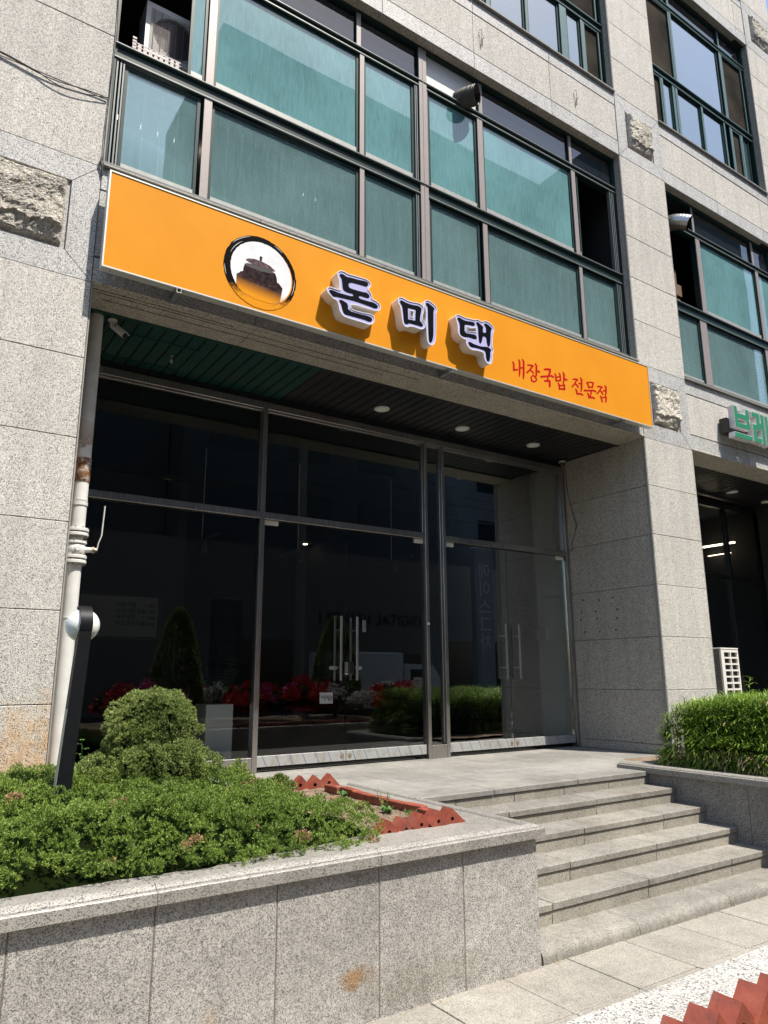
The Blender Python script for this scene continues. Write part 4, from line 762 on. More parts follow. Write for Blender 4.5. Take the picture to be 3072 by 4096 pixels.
# neighbour's shopfront
nf = thing('shopfront', 'dark glass shopfront with black frames below the green lettering at the right', 'shopfront', (10.5, 7.04, ZT))
for a, b in ((8.96, 9.0), (10.05, 10.12), (10.95, 11.02), (12.0, 12.07), (13.1, 13.16)): MB().cbox(a, b, 7.0, 7.08, -.94, 2.95, .003).build('mullion', 'black_plastic', nf)
for a, b in ((2.88, 2.97), (1.62, 1.68), (-.94, -.82)): MB().cbox(8.96, 13.16, 7.005, 7.085, a, b, .003).build('transom', 'black_plastic', nf)
for a, b in ((9.0, 10.05), (10.12, 10.95), (11.02, 12.0), (12.07, 13.1)):
    MB().cbox(a, b, 7.03, 7.04, -.82, 1.62, .0005).build('pane', 'shop_glass', nf); MB().cbox(a, b, 7.03, 7.04, 1.68, 2.88, .0005).build('pane', 'shop_glass', nf)
TR = {"don_black":[[[3.082,3.682],[3.092,3.693],[3.116,3.7],[3.157,3.683],[3.205,3.691],[3.311,3.697],[3.342,3.704],[3.387,3.705],[3.403,3.693],[3.4,3.673],[3.382,3.655],[3.363,3.651],[3.329,3.652],[3.183,3.641],[3.182,3.578],[3.249,3.577],[3.356,3.583],[3.378,3.591],[3.409,3.578],[3.418,3.56],[3.409,3.542],[3.387,3.535],[3.298,3.535],[3.295,3.501],[3.423,3.505],[3.446,3.51],[3.495,3.502],[3.513,3.484],[3.509,3.467],[3.491,3.456],[3.468,3.452],[3.437,3.457],[3.25,3.462],[3.103,3.449],[3.048,3.444],[3.018,3.434],[3.001,3.446],[2.974,3.474],[2.974,3.487],[2.997,3.498],[3.039,3.494],[3.077,3.49],[3.237,3.499],[3.232,3.531],[3.171,3.525],[3.141,3.53],[3.118,3.548],[3.112,3.611],[3.105,3.65],[3.088,3.665]],[[3.08,3.41],[3.088,3.424],[3.112,3.428],[3.176,3.409],[3.178,3.339],[3.347,3.344],[3.387,3.35],[3.432,3.347],[3.447,3.332],[3.444,3.311],[3.428,3.298],[3.401,3.295],[3.361,3.301],[3.173,3.293],[3.143,3.292],[3.122,3.314],[3.104,3.381]]],"don_white":[[[3.053,3.686],[3.064,3.709],[3.092,3.728],[3.126,3.733],[3.17,3.721],[3.213,3.724],[3.328,3.732],[3.382,3.733],[3.423,3.716],[3.435,3.691],[3.426,3.658],[3.4,3.627],[3.428,3.604],[3.446,3.577],[3.446,3.542],[3.5,3.535],[3.537,3.513],[3.546,3.478],[3.532,3.446],[3.504,3.43],[3.455,3.425],[3.211,3.422],[3.207,3.364],[3.365,3.37],[3.401,3.38],[3.454,3.376],[3.474,3.353],[3.472,3.311],[3.445,3.274],[3.401,3.259],[3.356,3.263],[3.173,3.261],[3.113,3.271],[3.083,3.318],[3.072,3.371],[3.052,3.41],[3.023,3.409],[2.993,3.427],[2.951,3.462],[2.944,3.488],[2.959,3.515],[2.988,3.526],[3.047,3.521],[3.094,3.524],[3.081,3.552],[3.076,3.624],[3.058,3.659]]],"mi_black":[[[3.773,3.615],[3.781,3.631],[3.799,3.636],[3.835,3.627],[3.876,3.624],[3.941,3.627],[3.99,3.637],[4.031,3.632],[4.043,3.614],[4.034,3.572],[4.021,3.517],[4.02,3.474],[4.04,3.465],[4.056,3.448],[4.054,3.429],[4.035,3.42],[3.994,3.42],[3.929,3.419],[3.877,3.414],[3.872,3.404],[3.852,3.394],[3.832,3.395],[3.821,3.416],[3.814,3.492],[3.804,3.575],[3.787,3.595]],[[4.097,3.693],[4.109,3.706],[4.129,3.708],[4.166,3.695],[4.206,3.674],[4.206,3.656],[4.195,3.643],[4.192,3.553],[4.188,3.377],[4.178,3.316],[4.161,3.284],[4.144,3.276],[4.13,3.289],[4.125,3.359],[4.122,3.532],[4.123,3.66],[4.103,3.676]]],"mi_black_holes":[[3.871,3.578],[3.969,3.585],[3.961,3.462],[3.873,3.453]],"mi_white":[[[3.746,3.632],[3.76,3.656],[3.784,3.669],[3.816,3.67],[3.86,3.658],[3.917,3.658],[3.991,3.671],[4.036,3.668],[4.071,3.645],[4.072,3.597],[4.054,3.549],[4.053,3.498],[4.078,3.483],[4.087,3.457],[4.081,3.419],[4.051,3.393],[4.01,3.385],[3.937,3.389],[3.892,3.38],[3.864,3.363],[3.836,3.36],[3.812,3.378],[3.799,3.41],[3.79,3.485],[3.777,3.563],[3.755,3.588]],[[4.072,3.689],[4.083,3.718],[4.107,3.737],[4.138,3.74],[4.184,3.726],[4.226,3.702],[4.242,3.674],[4.237,3.639],[4.228,3.625],[4.225,3.489],[4.217,3.341],[4.203,3.287],[4.177,3.253],[4.147,3.245],[4.119,3.257],[4.103,3.296],[4.095,3.452],[4.096,3.634],[4.077,3.654]]],"mi_white_holes":[[3.897,3.554],[3.941,3.558],[3.93,3.488],[3.899,3.487]],"daek_black":[[[4.508,3.645],[4.517,3.661],[4.539,3.667],[4.586,3.655],[4.637,3.654],[4.69,3.664],[4.734,3.669],[4.751,3.659],[4.749,3.637],[4.732,3.625],[4.697,3.622],[4.653,3.617],[4.606,3.608],[4.604,3.509],[4.711,3.524],[4.755,3.527],[4.773,3.509],[4.771,3.487],[4.753,3.479],[4.717,3.475],[4.674,3.478],[4.596,3.463],[4.562,3.466],[4.541,3.484],[4.54,3.523],[4.544,3.582],[4.529,3.621]],[[4.77,3.67],[4.779,3.683],[4.797,3.687],[4.832,3.671],[4.871,3.653],[4.864,3.629],[4.86,3.585],[4.909,3.591],[4.91,3.657],[4.884,3.683],[4.889,3.696],[4.905,3.704],[4.941,3.699],[4.993,3.673],[4.992,3.656],[4.979,3.643],[4.967,3.525],[4.957,3.463],[4.943,3.446],[4.925,3.446],[4.914,3.474],[4.907,3.547],[4.857,3.542],[4.851,3.508],[4.836,3.46],[4.82,3.448],[4.805,3.455],[4.798,3.508],[4.795,3.635]],[[4.649,3.406],[4.659,3.421],[4.676,3.426],[4.724,3.415],[4.794,3.413],[4.838,3.415],[4.901,3.43],[4.937,3.432],[4.971,3.416],[4.97,3.401],[4.958,3.387],[4.955,3.331],[4.944,3.285],[4.929,3.267],[4.91,3.269],[4.895,3.294],[4.89,3.38],[4.819,3.383],[4.74,3.38],[4.696,3.371],[4.666,3.382]]],"daek_white":[[[4.481,3.661],[4.492,3.682],[4.518,3.697],[4.553,3.699],[4.604,3.688],[4.674,3.695],[4.753,3.7],[4.771,3.714],[4.798,3.719],[4.856,3.706],[4.879,3.728],[4.911,3.737],[4.961,3.73],[5.01,3.703],[5.027,3.675],[5.02,3.639],[5.008,3.621],[4.997,3.533],[4.988,3.449],[5.005,3.425],[5.003,3.395],[4.991,3.377],[4.985,3.31],[4.974,3.263],[4.951,3.241],[4.919,3.235],[4.893,3.25],[4.868,3.28],[4.86,3.354],[4.765,3.351],[4.703,3.338],[4.66,3.348],[4.623,3.385],[4.618,3.416],[4.625,3.436],[4.578,3.437],[4.536,3.454],[4.511,3.487],[4.512,3.566],[4.498,3.612]]],"daek_white_holes":[[4.635,3.586],[4.696,3.592],[4.767,3.609],[4.767,3.564],[4.712,3.553],[4.638,3.543]],"green":[[[9.77,3.832],[9.854,3.835],[9.851,3.735],[10.064,3.737],[10.076,3.832],[10.158,3.832],[10.157,3.509],[9.765,3.506]],[[9.729,3.422],[10.183,3.424],[10.187,3.348],[9.712,3.338]],[[10.243,3.831],[10.443,3.835],[10.442,3.689],[10.472,3.693],[10.478,3.835],[10.559,3.836],[10.547,3.353],[10.462,3.35],[10.468,3.604],[10.446,3.603],[10.44,3.564],[10.325,3.561],[10.329,3.438],[10.44,3.438],[10.441,3.358],[10.223,3.358],[10.237,3.64],[10.343,3.643],[10.348,3.752],[10.239,3.754]],[[10.601,3.834],[10.684,3.836],[10.671,3.348],[10.585,3.348]]],"green_hole":[[9.856,3.652],[10.061,3.653],[10.062,3.588],[9.865,3.588]],"red":[[[5.388,3.424],[5.397,3.398],[5.394,3.329],[5.408,3.326],[5.422,3.336],[5.424,3.408],[5.404,3.433],[5.395,3.431]],[[5.403,3.315],[5.471,3.342],[5.477,3.353],[5.469,3.359],[5.4,3.336],[5.395,3.323]],[[5.484,3.473],[5.49,3.451],[5.483,3.322],[5.481,3.269],[5.488,3.267],[5.496,3.271],[5.511,3.329],[5.518,3.46],[5.498,3.481],[5.489,3.479]],[[5.507,3.373],[5.553,3.381],[5.561,3.39],[5.557,3.398],[5.511,3.392],[5.503,3.381]],[[5.541,3.491],[5.553,3.467],[5.543,3.312],[5.54,3.254],[5.548,3.252],[5.557,3.257],[5.573,3.319],[5.583,3.477],[5.555,3.5],[5.546,3.498]],[[5.624,3.436],[5.676,3.442],[5.715,3.44],[5.729,3.451],[5.727,3.463],[5.684,3.465],[5.627,3.452],[5.62,3.443]],[[5.69,3.444],[5.643,3.389],[5.6,3.349],[5.602,3.339],[5.615,3.339],[5.663,3.38],[5.711,3.437],[5.705,3.445]],[[5.653,3.387],[5.688,3.374],[5.711,3.356],[5.722,3.36],[5.727,3.369],[5.705,3.391],[5.666,3.402],[5.656,3.396]],[[5.743,3.492],[5.755,3.463],[5.745,3.345],[5.732,3.324],[5.738,3.317],[5.75,3.32],[5.774,3.35],[5.786,3.473],[5.757,3.501],[5.749,3.499]],[[5.774,3.403],[5.81,3.391],[5.825,3.4],[5.827,3.413],[5.787,3.42],[5.776,3.412]],[[5.704,3.346],[5.662,3.302],[5.669,3.257],[5.727,3.253],[5.774,3.294],[5.758,3.329],[5.719,3.343],[5.709,3.338],[5.707,3.33],[5.739,3.314],[5.748,3.293],[5.725,3.272],[5.69,3.275],[5.687,3.303],[5.716,3.342],[5.713,3.347]],[[5.892,3.445],[5.922,3.452],[5.99,3.468],[6.001,3.482],[5.993,3.492],[5.924,3.478],[5.89,3.462],[5.885,3.451]],[[5.977,3.481],[5.972,3.443],[5.953,3.393],[5.965,3.385],[5.983,3.394],[6.006,3.447],[6.012,3.488],[5.995,3.491]],[[5.828,3.338],[5.917,3.364],[6.006,3.391],[6.04,3.384],[6.054,3.394],[6.055,3.406],[6.011,3.414],[5.916,3.386],[5.827,3.359],[5.82,3.346]],[[5.935,3.368],[5.932,3.331],[5.944,3.328],[5.957,3.337],[5.96,3.374],[5.948,3.376]],[[5.888,3.301],[5.979,3.321],[5.989,3.334],[5.981,3.344],[5.89,3.324],[5.882,3.311]],[[5.957,3.326],[5.957,3.276],[5.959,3.253],[5.971,3.25],[5.985,3.259],[5.991,3.284],[5.992,3.336],[5.975,3.337]],[[6.059,3.442],[6.07,3.42],[6.072,3.353],[6.087,3.351],[6.1,3.361],[6.098,3.431],[6.074,3.451],[6.065,3.449]],[[6.134,3.467],[6.145,3.446],[6.152,3.376],[6.164,3.375],[6.176,3.383],[6.173,3.457],[6.149,3.476],[6.14,3.474]],[[6.086,3.396],[6.162,3.42],[6.168,3.43],[6.161,3.437],[6.085,3.412],[6.08,3.402]],[[6.089,3.35],[6.165,3.372],[6.173,3.385],[6.164,3.393],[6.088,3.369],[6.083,3.358]],[[6.201,3.495],[6.21,3.471],[6.203,3.386],[6.193,3.359],[6.199,3.354],[6.21,3.358],[6.236,3.391],[6.243,3.482],[6.217,3.505],[6.207,3.502]],[[6.227,3.407],[6.269,3.402],[6.285,3.413],[6.283,3.426],[6.239,3.428],[6.228,3.418]],[[6.108,3.338],[6.116,3.319],[6.123,3.258],[6.136,3.256],[6.149,3.266],[6.143,3.33],[6.122,3.347],[6.113,3.345]],[[6.195,3.353],[6.207,3.336],[6.208,3.272],[6.221,3.27],[6.234,3.279],[6.235,3.347],[6.209,3.364],[6.199,3.36]],[[6.132,3.304],[6.221,3.322],[6.229,3.332],[6.224,3.339],[6.134,3.321],[6.127,3.311]],[[6.132,3.259],[6.223,3.274],[6.235,3.288],[6.228,3.299],[6.136,3.281],[6.127,3.269]],[[6.373,3.44],[6.422,3.449],[6.46,3.448],[6.475,3.46],[6.472,3.472],[6.428,3.471],[6.375,3.455],[6.369,3.446]],[[6.434,3.452],[6.388,3.394],[6.345,3.347],[6.349,3.338],[6.364,3.34],[6.41,3.387],[6.456,3.447],[6.449,3.454]],[[6.403,3.393],[6.433,3.377],[6.459,3.356],[6.472,3.359],[6.479,3.369],[6.455,3.395],[6.417,3.408],[6.406,3.402]],[[6.504,3.497],[6.518,3.476],[6.507,3.364],[6.499,3.319],[6.507,3.315],[6.519,3.321],[6.54,3.371],[6.551,3.487],[6.518,3.507],[6.508,3.504]],[[6.475,3.407],[6.524,3.414],[6.533,3.425],[6.528,3.433],[6.479,3.426],[6.471,3.415]],[[6.405,3.328],[6.415,3.31],[6.424,3.266],[6.439,3.265],[6.453,3.276],[6.445,3.324],[6.419,3.338],[6.41,3.335]],[[6.428,3.264],[6.496,3.276],[6.533,3.272],[6.548,3.281],[6.548,3.293],[6.505,3.301],[6.433,3.289],[6.422,3.275]],[[6.613,3.463],[6.627,3.439],[6.648,3.393],[6.662,3.394],[6.673,3.404],[6.655,3.454],[6.628,3.473],[6.619,3.47]],[[6.637,3.462],[6.703,3.476],[6.737,3.475],[6.75,3.485],[6.748,3.496],[6.708,3.496],[6.638,3.475],[6.632,3.467]],[[6.735,3.49],[6.719,3.452],[6.707,3.415],[6.717,3.41],[6.732,3.417],[6.748,3.454],[6.762,3.492],[6.75,3.496]],[[6.653,3.402],[6.73,3.417],[6.74,3.429],[6.733,3.437],[6.656,3.42],[6.648,3.41]],[[6.561,3.335],[6.651,3.355],[6.734,3.375],[6.777,3.369],[6.791,3.378],[6.792,3.39],[6.741,3.397],[6.653,3.376],[6.564,3.358],[6.555,3.345]],[[6.678,3.364],[6.679,3.337],[6.662,3.29],[6.669,3.287],[6.678,3.291],[6.707,3.341],[6.706,3.373],[6.692,3.373]],[[6.615,3.324],[6.626,3.305],[6.636,3.264],[6.652,3.264],[6.665,3.275],[6.657,3.32],[6.63,3.334],[6.62,3.331]],[[6.643,3.264],[6.712,3.278],[6.742,3.273],[6.757,3.281],[6.758,3.293],[6.722,3.303],[6.647,3.288],[6.637,3.274]],[[6.812,3.447],[6.864,3.456],[6.908,3.456],[6.922,3.466],[6.919,3.477],[6.871,3.479],[6.814,3.463],[6.808,3.454]],[[6.882,3.462],[6.833,3.403],[6.791,3.361],[6.794,3.351],[6.809,3.353],[6.856,3.396],[6.905,3.457],[6.898,3.465]],[[6.85,3.407],[6.881,3.39],[6.903,3.365],[6.917,3.368],[6.925,3.378],[6.904,3.407],[6.864,3.42],[6.853,3.415]],[[6.947,3.499],[6.959,3.476],[6.956,3.406],[6.946,3.362],[6.955,3.359],[6.967,3.364],[6.989,3.412],[6.995,3.489],[6.962,3.509],[6.952,3.506]],[[6.914,3.413],[6.969,3.422],[6.979,3.433],[6.974,3.441],[6.919,3.433],[6.91,3.422]],[[6.847,3.34],[6.86,3.32],[6.875,3.264],[6.891,3.264],[6.903,3.275],[6.888,3.333],[6.862,3.35],[6.853,3.347]],[[6.89,3.322],[6.973,3.343],[6.981,3.354],[6.974,3.361],[6.891,3.338],[6.884,3.328]],[[6.957,3.349],[6.94,3.281],[6.954,3.277],[6.97,3.286],[6.985,3.354],[6.972,3.357]],[[6.88,3.263],[6.967,3.275],[6.979,3.288],[6.972,3.299],[6.885,3.285],[6.875,3.273]]],"lid":[[2.189,3.592],[2.216,3.607],[2.272,3.621],[2.345,3.619],[2.419,3.603],[2.478,3.568],[2.437,3.563],[2.363,3.559],[2.282,3.569],[2.225,3.578]],"knob":[[2.319,3.661],[2.331,3.669],[2.346,3.663],[2.338,3.617],[2.325,3.617]],"pot_mouth":[[2.183,3.547],[2.21,3.56],[2.274,3.566],[2.363,3.563],[2.437,3.557],[2.475,3.544],[2.43,3.531],[2.332,3.519],[2.235,3.524],[2.187,3.532]],"pot":[[2.171,3.502],[2.181,3.545],[2.235,3.532],[2.332,3.527],[2.43,3.538],[2.475,3.543],[2.49,3.509],[2.497,3.461],[2.508,3.438],[2.467,3.421],[2.385,3.415],[2.271,3.421],[2.184,3.433],[2.144,3.444],[2.143,3.458],[2.168,3.468]],"stove":[[2.11,3.423],[2.143,3.452],[2.184,3.434],[2.271,3.422],[2.385,3.415],[2.475,3.425],[2.507,3.464],[2.552,3.42],[2.553,3.245],[2.44,3.236],[2.279,3.235],[2.159,3.27],[2.111,3.303]]}
# ================================================================ ORANGE SIGN
sg = thing('shop_sign', 'long orange signboard with raised black and white Korean letters above the dark shopfront', 'sign', (4.4, 5.45, 3.55))
MB().cbox(1.005, 7.868, 5.418, 5.496, 3.125, 3.985, .003).build('sign_cabinet', 'cabinet_aluminium', sg)
fr = MB()
for q in ((1.005, 7.868, 3.125, 3.137), (1.005, 7.868, 3.973, 3.985), (1.005, 1.017, 3.137, 3.973), (7.856, 7.868, 3.137, 3.973)): fr.box(q[0], q[1], 5.409, 5.4175, q[2], q[3])
fr.build('sign_frame', 'cabinet_aluminium', sg)
MB().box(1.017, 7.856, 5.4145, 5.4175, 3.137, 3.973).build('sign_face', 'orange_panel', sg)
for x in (1.62, 4.50, 7.28):
    MB().box(x-.02, x+.02, 5.41, 5.60, 3.085, 3.092).box(x-.02, x-.015, 5.41, 5.60, 3.092, 3.122).box(x+.015, x+.02, 5.41, 5.60, 3.092, 3.122).box(x-.035, x+.035, 5.575, 5.588, 3.06, 3.12).build('bracket', 'galvanised', sg)
sc = MB()
for x in (1.08, 2.15, 3.2, 4.3, 5.4, 6.5, 7.6): sc.cyl((x, 5.45, 3.1245), .006, .004, 8)
sc.build('rivet', 'dirt_trace', sg)
CY, CZ, RO, RI = 2.336, 3.507, .348, .303
disc = MB().prism([[(CY+RI*math.cos(a), CZ+RI*math.sin(a)) for a in [2*math.pi*k/64 for k in range(64)]]], 5.4125, 5.4143).build('logo_disc', 'logo_disc', sg)
out = []; inn = []
for k in range(220):
    a = 2*math.pi*k/220; left = .5-.5*math.cos(a)
    out.append((CY+(RO+.006*noise.noise((k*.21, 1, 0))+.003*noise.noise((k*.9, 4, 0)))*math.cos(a), CZ+(RO+.006*noise.noise((k*.21, 1, 0))+.003*noise.noise((k*.9, 4, 0)))*math.sin(a)))
    r_ = RI-.004+.008*(1-left)+.004*noise.noise((k*.3, 7, 0))-.014*left+.008*(1-left); inn.append((CY+r_*math.cos(a), CZ+r_*math.sin(a)))
MB().prism([out, inn], 5.4110, 5.4122).build('logo_ring', 'logo_ring', sg)
for (a0, a1, r_) in ((1.9, 2.5, .339), (3.2, 3.5, .340), (-.4, .1, .331), (.9, 1.2, .335), (2.2, 2.8, .309)):
    n = 14; P = []
    for s_, sg_ in ((1, 1), (-1, -1)):
        rngk = range(n+1) if s_ == 1 else range(n, -1, -1)
        for k in rngk:
            a = a0+(a1-a0)*k/n; t_ = .0016*math.sin(math.pi*min(.98, max(.02, k/n)))+.0004; P.append((CY+(r_+s_*t_)*math.cos(a), CZ+(r_+s_*t_)*math.sin(a)))
    MB().prism([P], 5.4103, 5.4108).build('logo_brush_streak', 'logo_disc', sg)
for nm, key, mt, y in (('logo_stove', 'stove', 'logo_stove', 5.4112), ('logo_pot', 'pot', 'logo_pot', 5.4104), ('logo_pot_mouth', 'pot_mouth', 'ink', 5.4097), ('logo_lid', 'lid', 'logo_lid', 5.4090), ('logo_knob', 'knob', 'logo_pot', 5.4083)):
    P = TR[key]
    if key == 'stove':   # clipped to the disc
        P = [(x, z) if math.hypot(x-CY, z-CZ) < RI else (CY+(x-CY)*RI/math.hypot(x-CY, z-CZ), CZ+(z-CZ)*RI/math.hypot(x-CY, z-CZ)) for x, z in P]
    MB().prism([P], y, y+.0006).build(nm, mt, sg)
for nm, wk, bk in (('don', 'don_white', 'don_black'), ('mi', 'mi_white', 'mi_black'), ('daek', 'daek_white', 'daek_black')):
    body = MB(); face = MB(); rim = MB(); blk = MB()
    for i, P in enumerate(TR[wk]):
        P = smooth_poly(P); hs = [TR[wk+'_holes']] if wk+'_holes' in TR and i == 0 else []
        hs2 = [h if len(h) > 4 else h for h in hs]
        body.prism([P]+hs2, 5.306, 5.4144)
        inn_ = inset(P, .007); rim.prism([P, inn_], 5.298, 5.3055)
        for h in hs2: rim.prism([inset(h, -.006), h], 5.298, 5.3055)
        face.prism([inn_]+[inset(h, -.006) for h in hs2], 5.3035, 5.3057)
    for i, P in enumerate(TR[bk]):
        hs = [TR[bk+'_holes']] if bk+'_holes' in TR and i == 0 else []
        blk.prism([smooth_poly(P)]+hs, 5.3005, 5.3033)
    L_ = body.build('raised_letter', 'letter_side', sg); rim.build('letter_rim', 'letter_rim', L_); face.build('letter_face', 'letter_lavender', L_); blk.build('letter_stroke', 'letter_black', L_)
k0 = 0
for n_ in (5, 6, 6, 9, 7, 8, 9):
    red = MB()
    for i in range(k0, k0+n_): red.prism([TR['red'][i]], 5.4128-.00004*(i-k0), 5.4140)
    red.build('red_syllable', 'red_vinyl', sg); k0 += n_
# ================================================================ GREEN LETTERS
gs = thing('shop_sign', 'green channel letters with white sides on a black rail at the right edge', 'sign', (10.3, 5.4, 3.6))
bd = MB(); fc = MB()
for i, P in enumerate(TR['green']):
    hs = [TR['green_hole']] if i == 0 else []
    b_ = MB().prism([P]+hs, 5.372, 5.462).build('channel_letter', 'sign_white', gs)
    MB().prism([inset(P, .006)]+[inset(h, -.006) for h in hs], 5.3685, 5.3718).build('letter_face', 'green_acrylic', b_)
MB().box(9.70, 12.0, 5.4625, 5.575, 3.43, 3.655).build('mounting_rail', 'black_plastic', gs)
# ================================================================ DOWNLIGHTS
dl = thing('downlight', 'round white recessed downlight nearest the green ceiling panels', 'ceiling light', (4.437, 6.617, 3.05), 'round downlights in the slatted ceilings')
rg = MB(); n = 32; P1 = [(.092*math.cos(2*math.pi*k/n), .092*math.sin(2*math.pi*k/n)) for k in range(n)]; P2_ = [(.062*math.cos(2*math.pi*k/n), .062*math.sin(2*math.pi*k/n)) for k in range(n)]
P3_ = [(.088*math.cos(2*math.pi*k/n), .088*math.sin(2*math.pi*k/n)) for k in range(n)]
vs = [(4.437+a, 6.617+b, 3.05) for a, b in P1]+[(4.437+a, 6.617+b, 3.040) for a, b in P3_]+[(4.437+a, 6.617+b, 3.040) for a, b in P2_]+[(4.437+a, 6.617+b, 3.047) for a, b in P2_]
rg.add(vs, [(j*n+k, (j+1)*n+k, (j+1)*n+(k+1) % n, j*n+(k+1) % n) for j in range(3) for k in range(n)]); rg.build('trim_ring', 'white_plastic', dl, 30)
MB().cyl((4.437, 6.617, 3.0465), .062, .004, 32).build('diffuser', 'pale_wall', dl)
for x, y, lb in ((5.671, 6.631, 'round white recessed downlight in the middle of the black ceiling slats'), (6.911, 6.622, 'round white recessed downlight nearest the right stone pier of the orange signed shop'),
                 (11.65, 6.6, 'round white recessed downlight under the neighbouring canopy beside the stone pier'), (12.86, 6.67, 'round white recessed downlight cut by the right edge below the green letters')):
    dup(dl, (x-4.437, y-6.617, 0), lb)
# ================================================================ SECURITY CAMERAS
sc_ = thing('security_camera', 'white bullet security camera under the green slatted ceiling', 'security camera', (1.27, 6.12, 3.05))
MB().cyl((1.27, 6.12, 3.044), .040, .012, 28).build('mount_base', 'white_plastic', sc_, 40)
MB().tube([(1.27, 6.12, 3.04), (1.27, 6.12, 2.985), (1.285, 6.105, 2.965), (1.30, 6.09, 2.955)], [.022, .02, .015, .011], 14).build('bracket_arm', 'white_plastic', sc_, 40)
bd = Vector((.62, -.42, -.62)).normalized(); c0 = Vector((1.295, 6.10, 2.972)); 
def obox(mb, c, d, L_, w_, h_, up=Vector((0, 0, 1))):
    d = d.normalized(); a = d.cross(up).normalized(); u = a.cross(d).normalized()
    vs = [c+d*(s*L_/2)+a*(t*w_/2)+u*(v*h_/2) for s in (-1, 1) for t in (-1, 1) for v in (-1, 1)]
    return mb.add([tuple(v) for v in vs], [(0, 1, 3, 2), (4, 6, 7, 5), (0, 4, 5, 1), (2, 3, 7, 6), (0, 2, 6, 4), (1, 5, 7, 3)])
body = MB(); body.tube([c0, c0+bd*.11], [.028, .030], 20); body.build('camera_body', 'white_plastic', sc_, 40)
hood = MB(); obox(hood, c0+bd*.062+Vector((.012, 0, .026)), bd, .135, .062, .006); hood.build('sun_hood', 'white_plastic', sc_)
MB().tube([c0+bd*.1105, c0+bd*.124], [.0265, .024], 20).build('lens_front', 'black_plastic', sc_, 40)
dm = thing('security_camera', 'small dark dome camera in the ceiling corner by the right pier', 'security camera', (7.78, 6.9, 3.03))
MB().cyl((7.78, 6.90, 3.018), .050, .022, 24).build('mount_base', 'white_plastic', dm, 40)
MB().tube([(7.78, 6.90, 3.007), (7.78, 6.90, 2.985), (7.78, 6.90, 2.968), (7.78, 6.90, 2.958)], [.043, .040, .028, .008], 20).build('dome', 'black_plastic', dm, 50)
o = MB().tube([(7.86, 6.93, 3.0), (7.893, 6.95, 2.85), (7.892, 6.93, 2.55), (7.893, 6.86, 2.25), (7.892, 6.80, 2.08), (7.893, 6.87, 1.93), (7.89, 6.92, 1.80), (7.893, 6.91, 1.72)], .004, 6).build('cable', 'cable')
tag(o, 'thin black cable hanging down beside the right steel frame from the dome camera', 'cable')
sp = thing('sprinkler_head', 'small metal fitting hanging from the green slatted ceiling', 'sprinkler', (1.93, 6.55, 3.05))
MB().cyl((1.93, 6.55, 3.045), .016, .010, 12).tube([(1.93, 6.55, 3.04), (1.93, 6.55, 3.0)], .005, 8).build('fitting', 'galvanised', sp); MB().cyl((1.93, 6.55, 2.99), .012, .03, 10).build('bulb', 'white_plastic', sp)
# ================================================================ GAS PIPE AND VALVE
px, py = 1.138, 6.12
gp = thing('gas_pipe', 'rusty white vertical pipe with flanged valve beside the left stone pier', 'pipe', (px, py, ZT))
MB().tube([(px, py, ZT), (px, py, .90)], .056, 28, False).build('pipe_section', 'pipe_white', gp, 1)
MB().tube([(px, py, 1.15), (px, py, 3.05)], .056, 28, False).build('pipe_section', 'pipe_rusty', gp, 1)
MB().tube([(px, py, 1.555), (px, py, 1.56), (px, py, 1.755), (px, py, 1.765)], [.058, .061, .061, .058], 28, False).build('rusted_sleeve', 'pipe_rusty', gp, 40)
for z in (1.40, .45, 2.6): MB().tube([(px, py, z), (px, py, z+.012)], .059, 28).build('weld_bead', 'pipe_white', gp, 40)
MB().tube([(px, py, 1.36), (px, py, 1.39)], .062, 24).build('pipe_clamp', 'pipe_rusty', gp, 40)
MB().box(px-.16, px-.05, py-.01, py+.01, 1.362, 1.388).build('clamp_arm', 'metal_screw', gp)
def flange(z0, z1, r_=.088): MB().tube([(px, py, z0), (px, py, z0+.003), (px, py, z1-.003), (px, py, z1)], [r_-.003, r_, r_, r_-.003], 36).build('flange', 'pipe_white', gp, 40)
flange(1.145, 1.170); flange(1.108, 1.133); flange(1.045, 1.066, .080); flange(.925, .950); flange(.886, .912)
MB().tube([(px, py, .95), (px, py, .965), (px, py, 1.0), (px, py, 1.03), (px, py, 1.046)], [.062, .072, .078, .072, .06], 28).build('valve_body', 'pipe_white', gp, 60)
MB().tube([(px, py-.06, 1.0), (px, py-.088, 1.0)], [.026, .018], 18).build('valve_boss', 'pipe_white', gp, 60)
MB().tube([(px, py, 1.06), (px, py, 1.11)], .05, 20).build('valve_neck', 'pipe_white', gp, 1)
bt = MB(); 
for z in (1.172, 1.098, 1.07, .915, .878, .957):
    for k in range(8):
        a = 2*math.pi*(k+.5)/8; bt.cyl((px+.072*math.cos(a), py+.072*math.sin(a), z), .0095, .016, 6)
bt.build('bolt', 'metal_screw', gp)
MB().tube([(px+.05, py-.02, 1.0), (px+.12, py-.04, 1.0)], [.024, .020], 16).build('valve_stem', 'pipe_white', gp, 50)
MB().cyl((px+.125, py-.042, 1.0), .028, .012, 18, (1, -.25, 0)).cyl((px+.142, py-.046, 1.0), .02, .016, 6, (1, -.25, 0)).build('stem_nut', 'metal_screw', gp)
lv = MB(); L0 = [(px+.150, py-.05, 1.0), (px+.158, py-.055, 1.06), (px+.176, py-.06, 1.12), (px+.180, py-.06, 1.24), (px+.184, py-.06, 1.365)]
for a, b in zip(L0[:-1], L0[1:]):
    a, b = Vector(a), Vector(b); obox(lv, (a+b)/2, b-a, (b-a).length+.006, .007, .024, Vector((0, 1, 0)))
lv.build('valve_lever', 'pipe_white', gp)
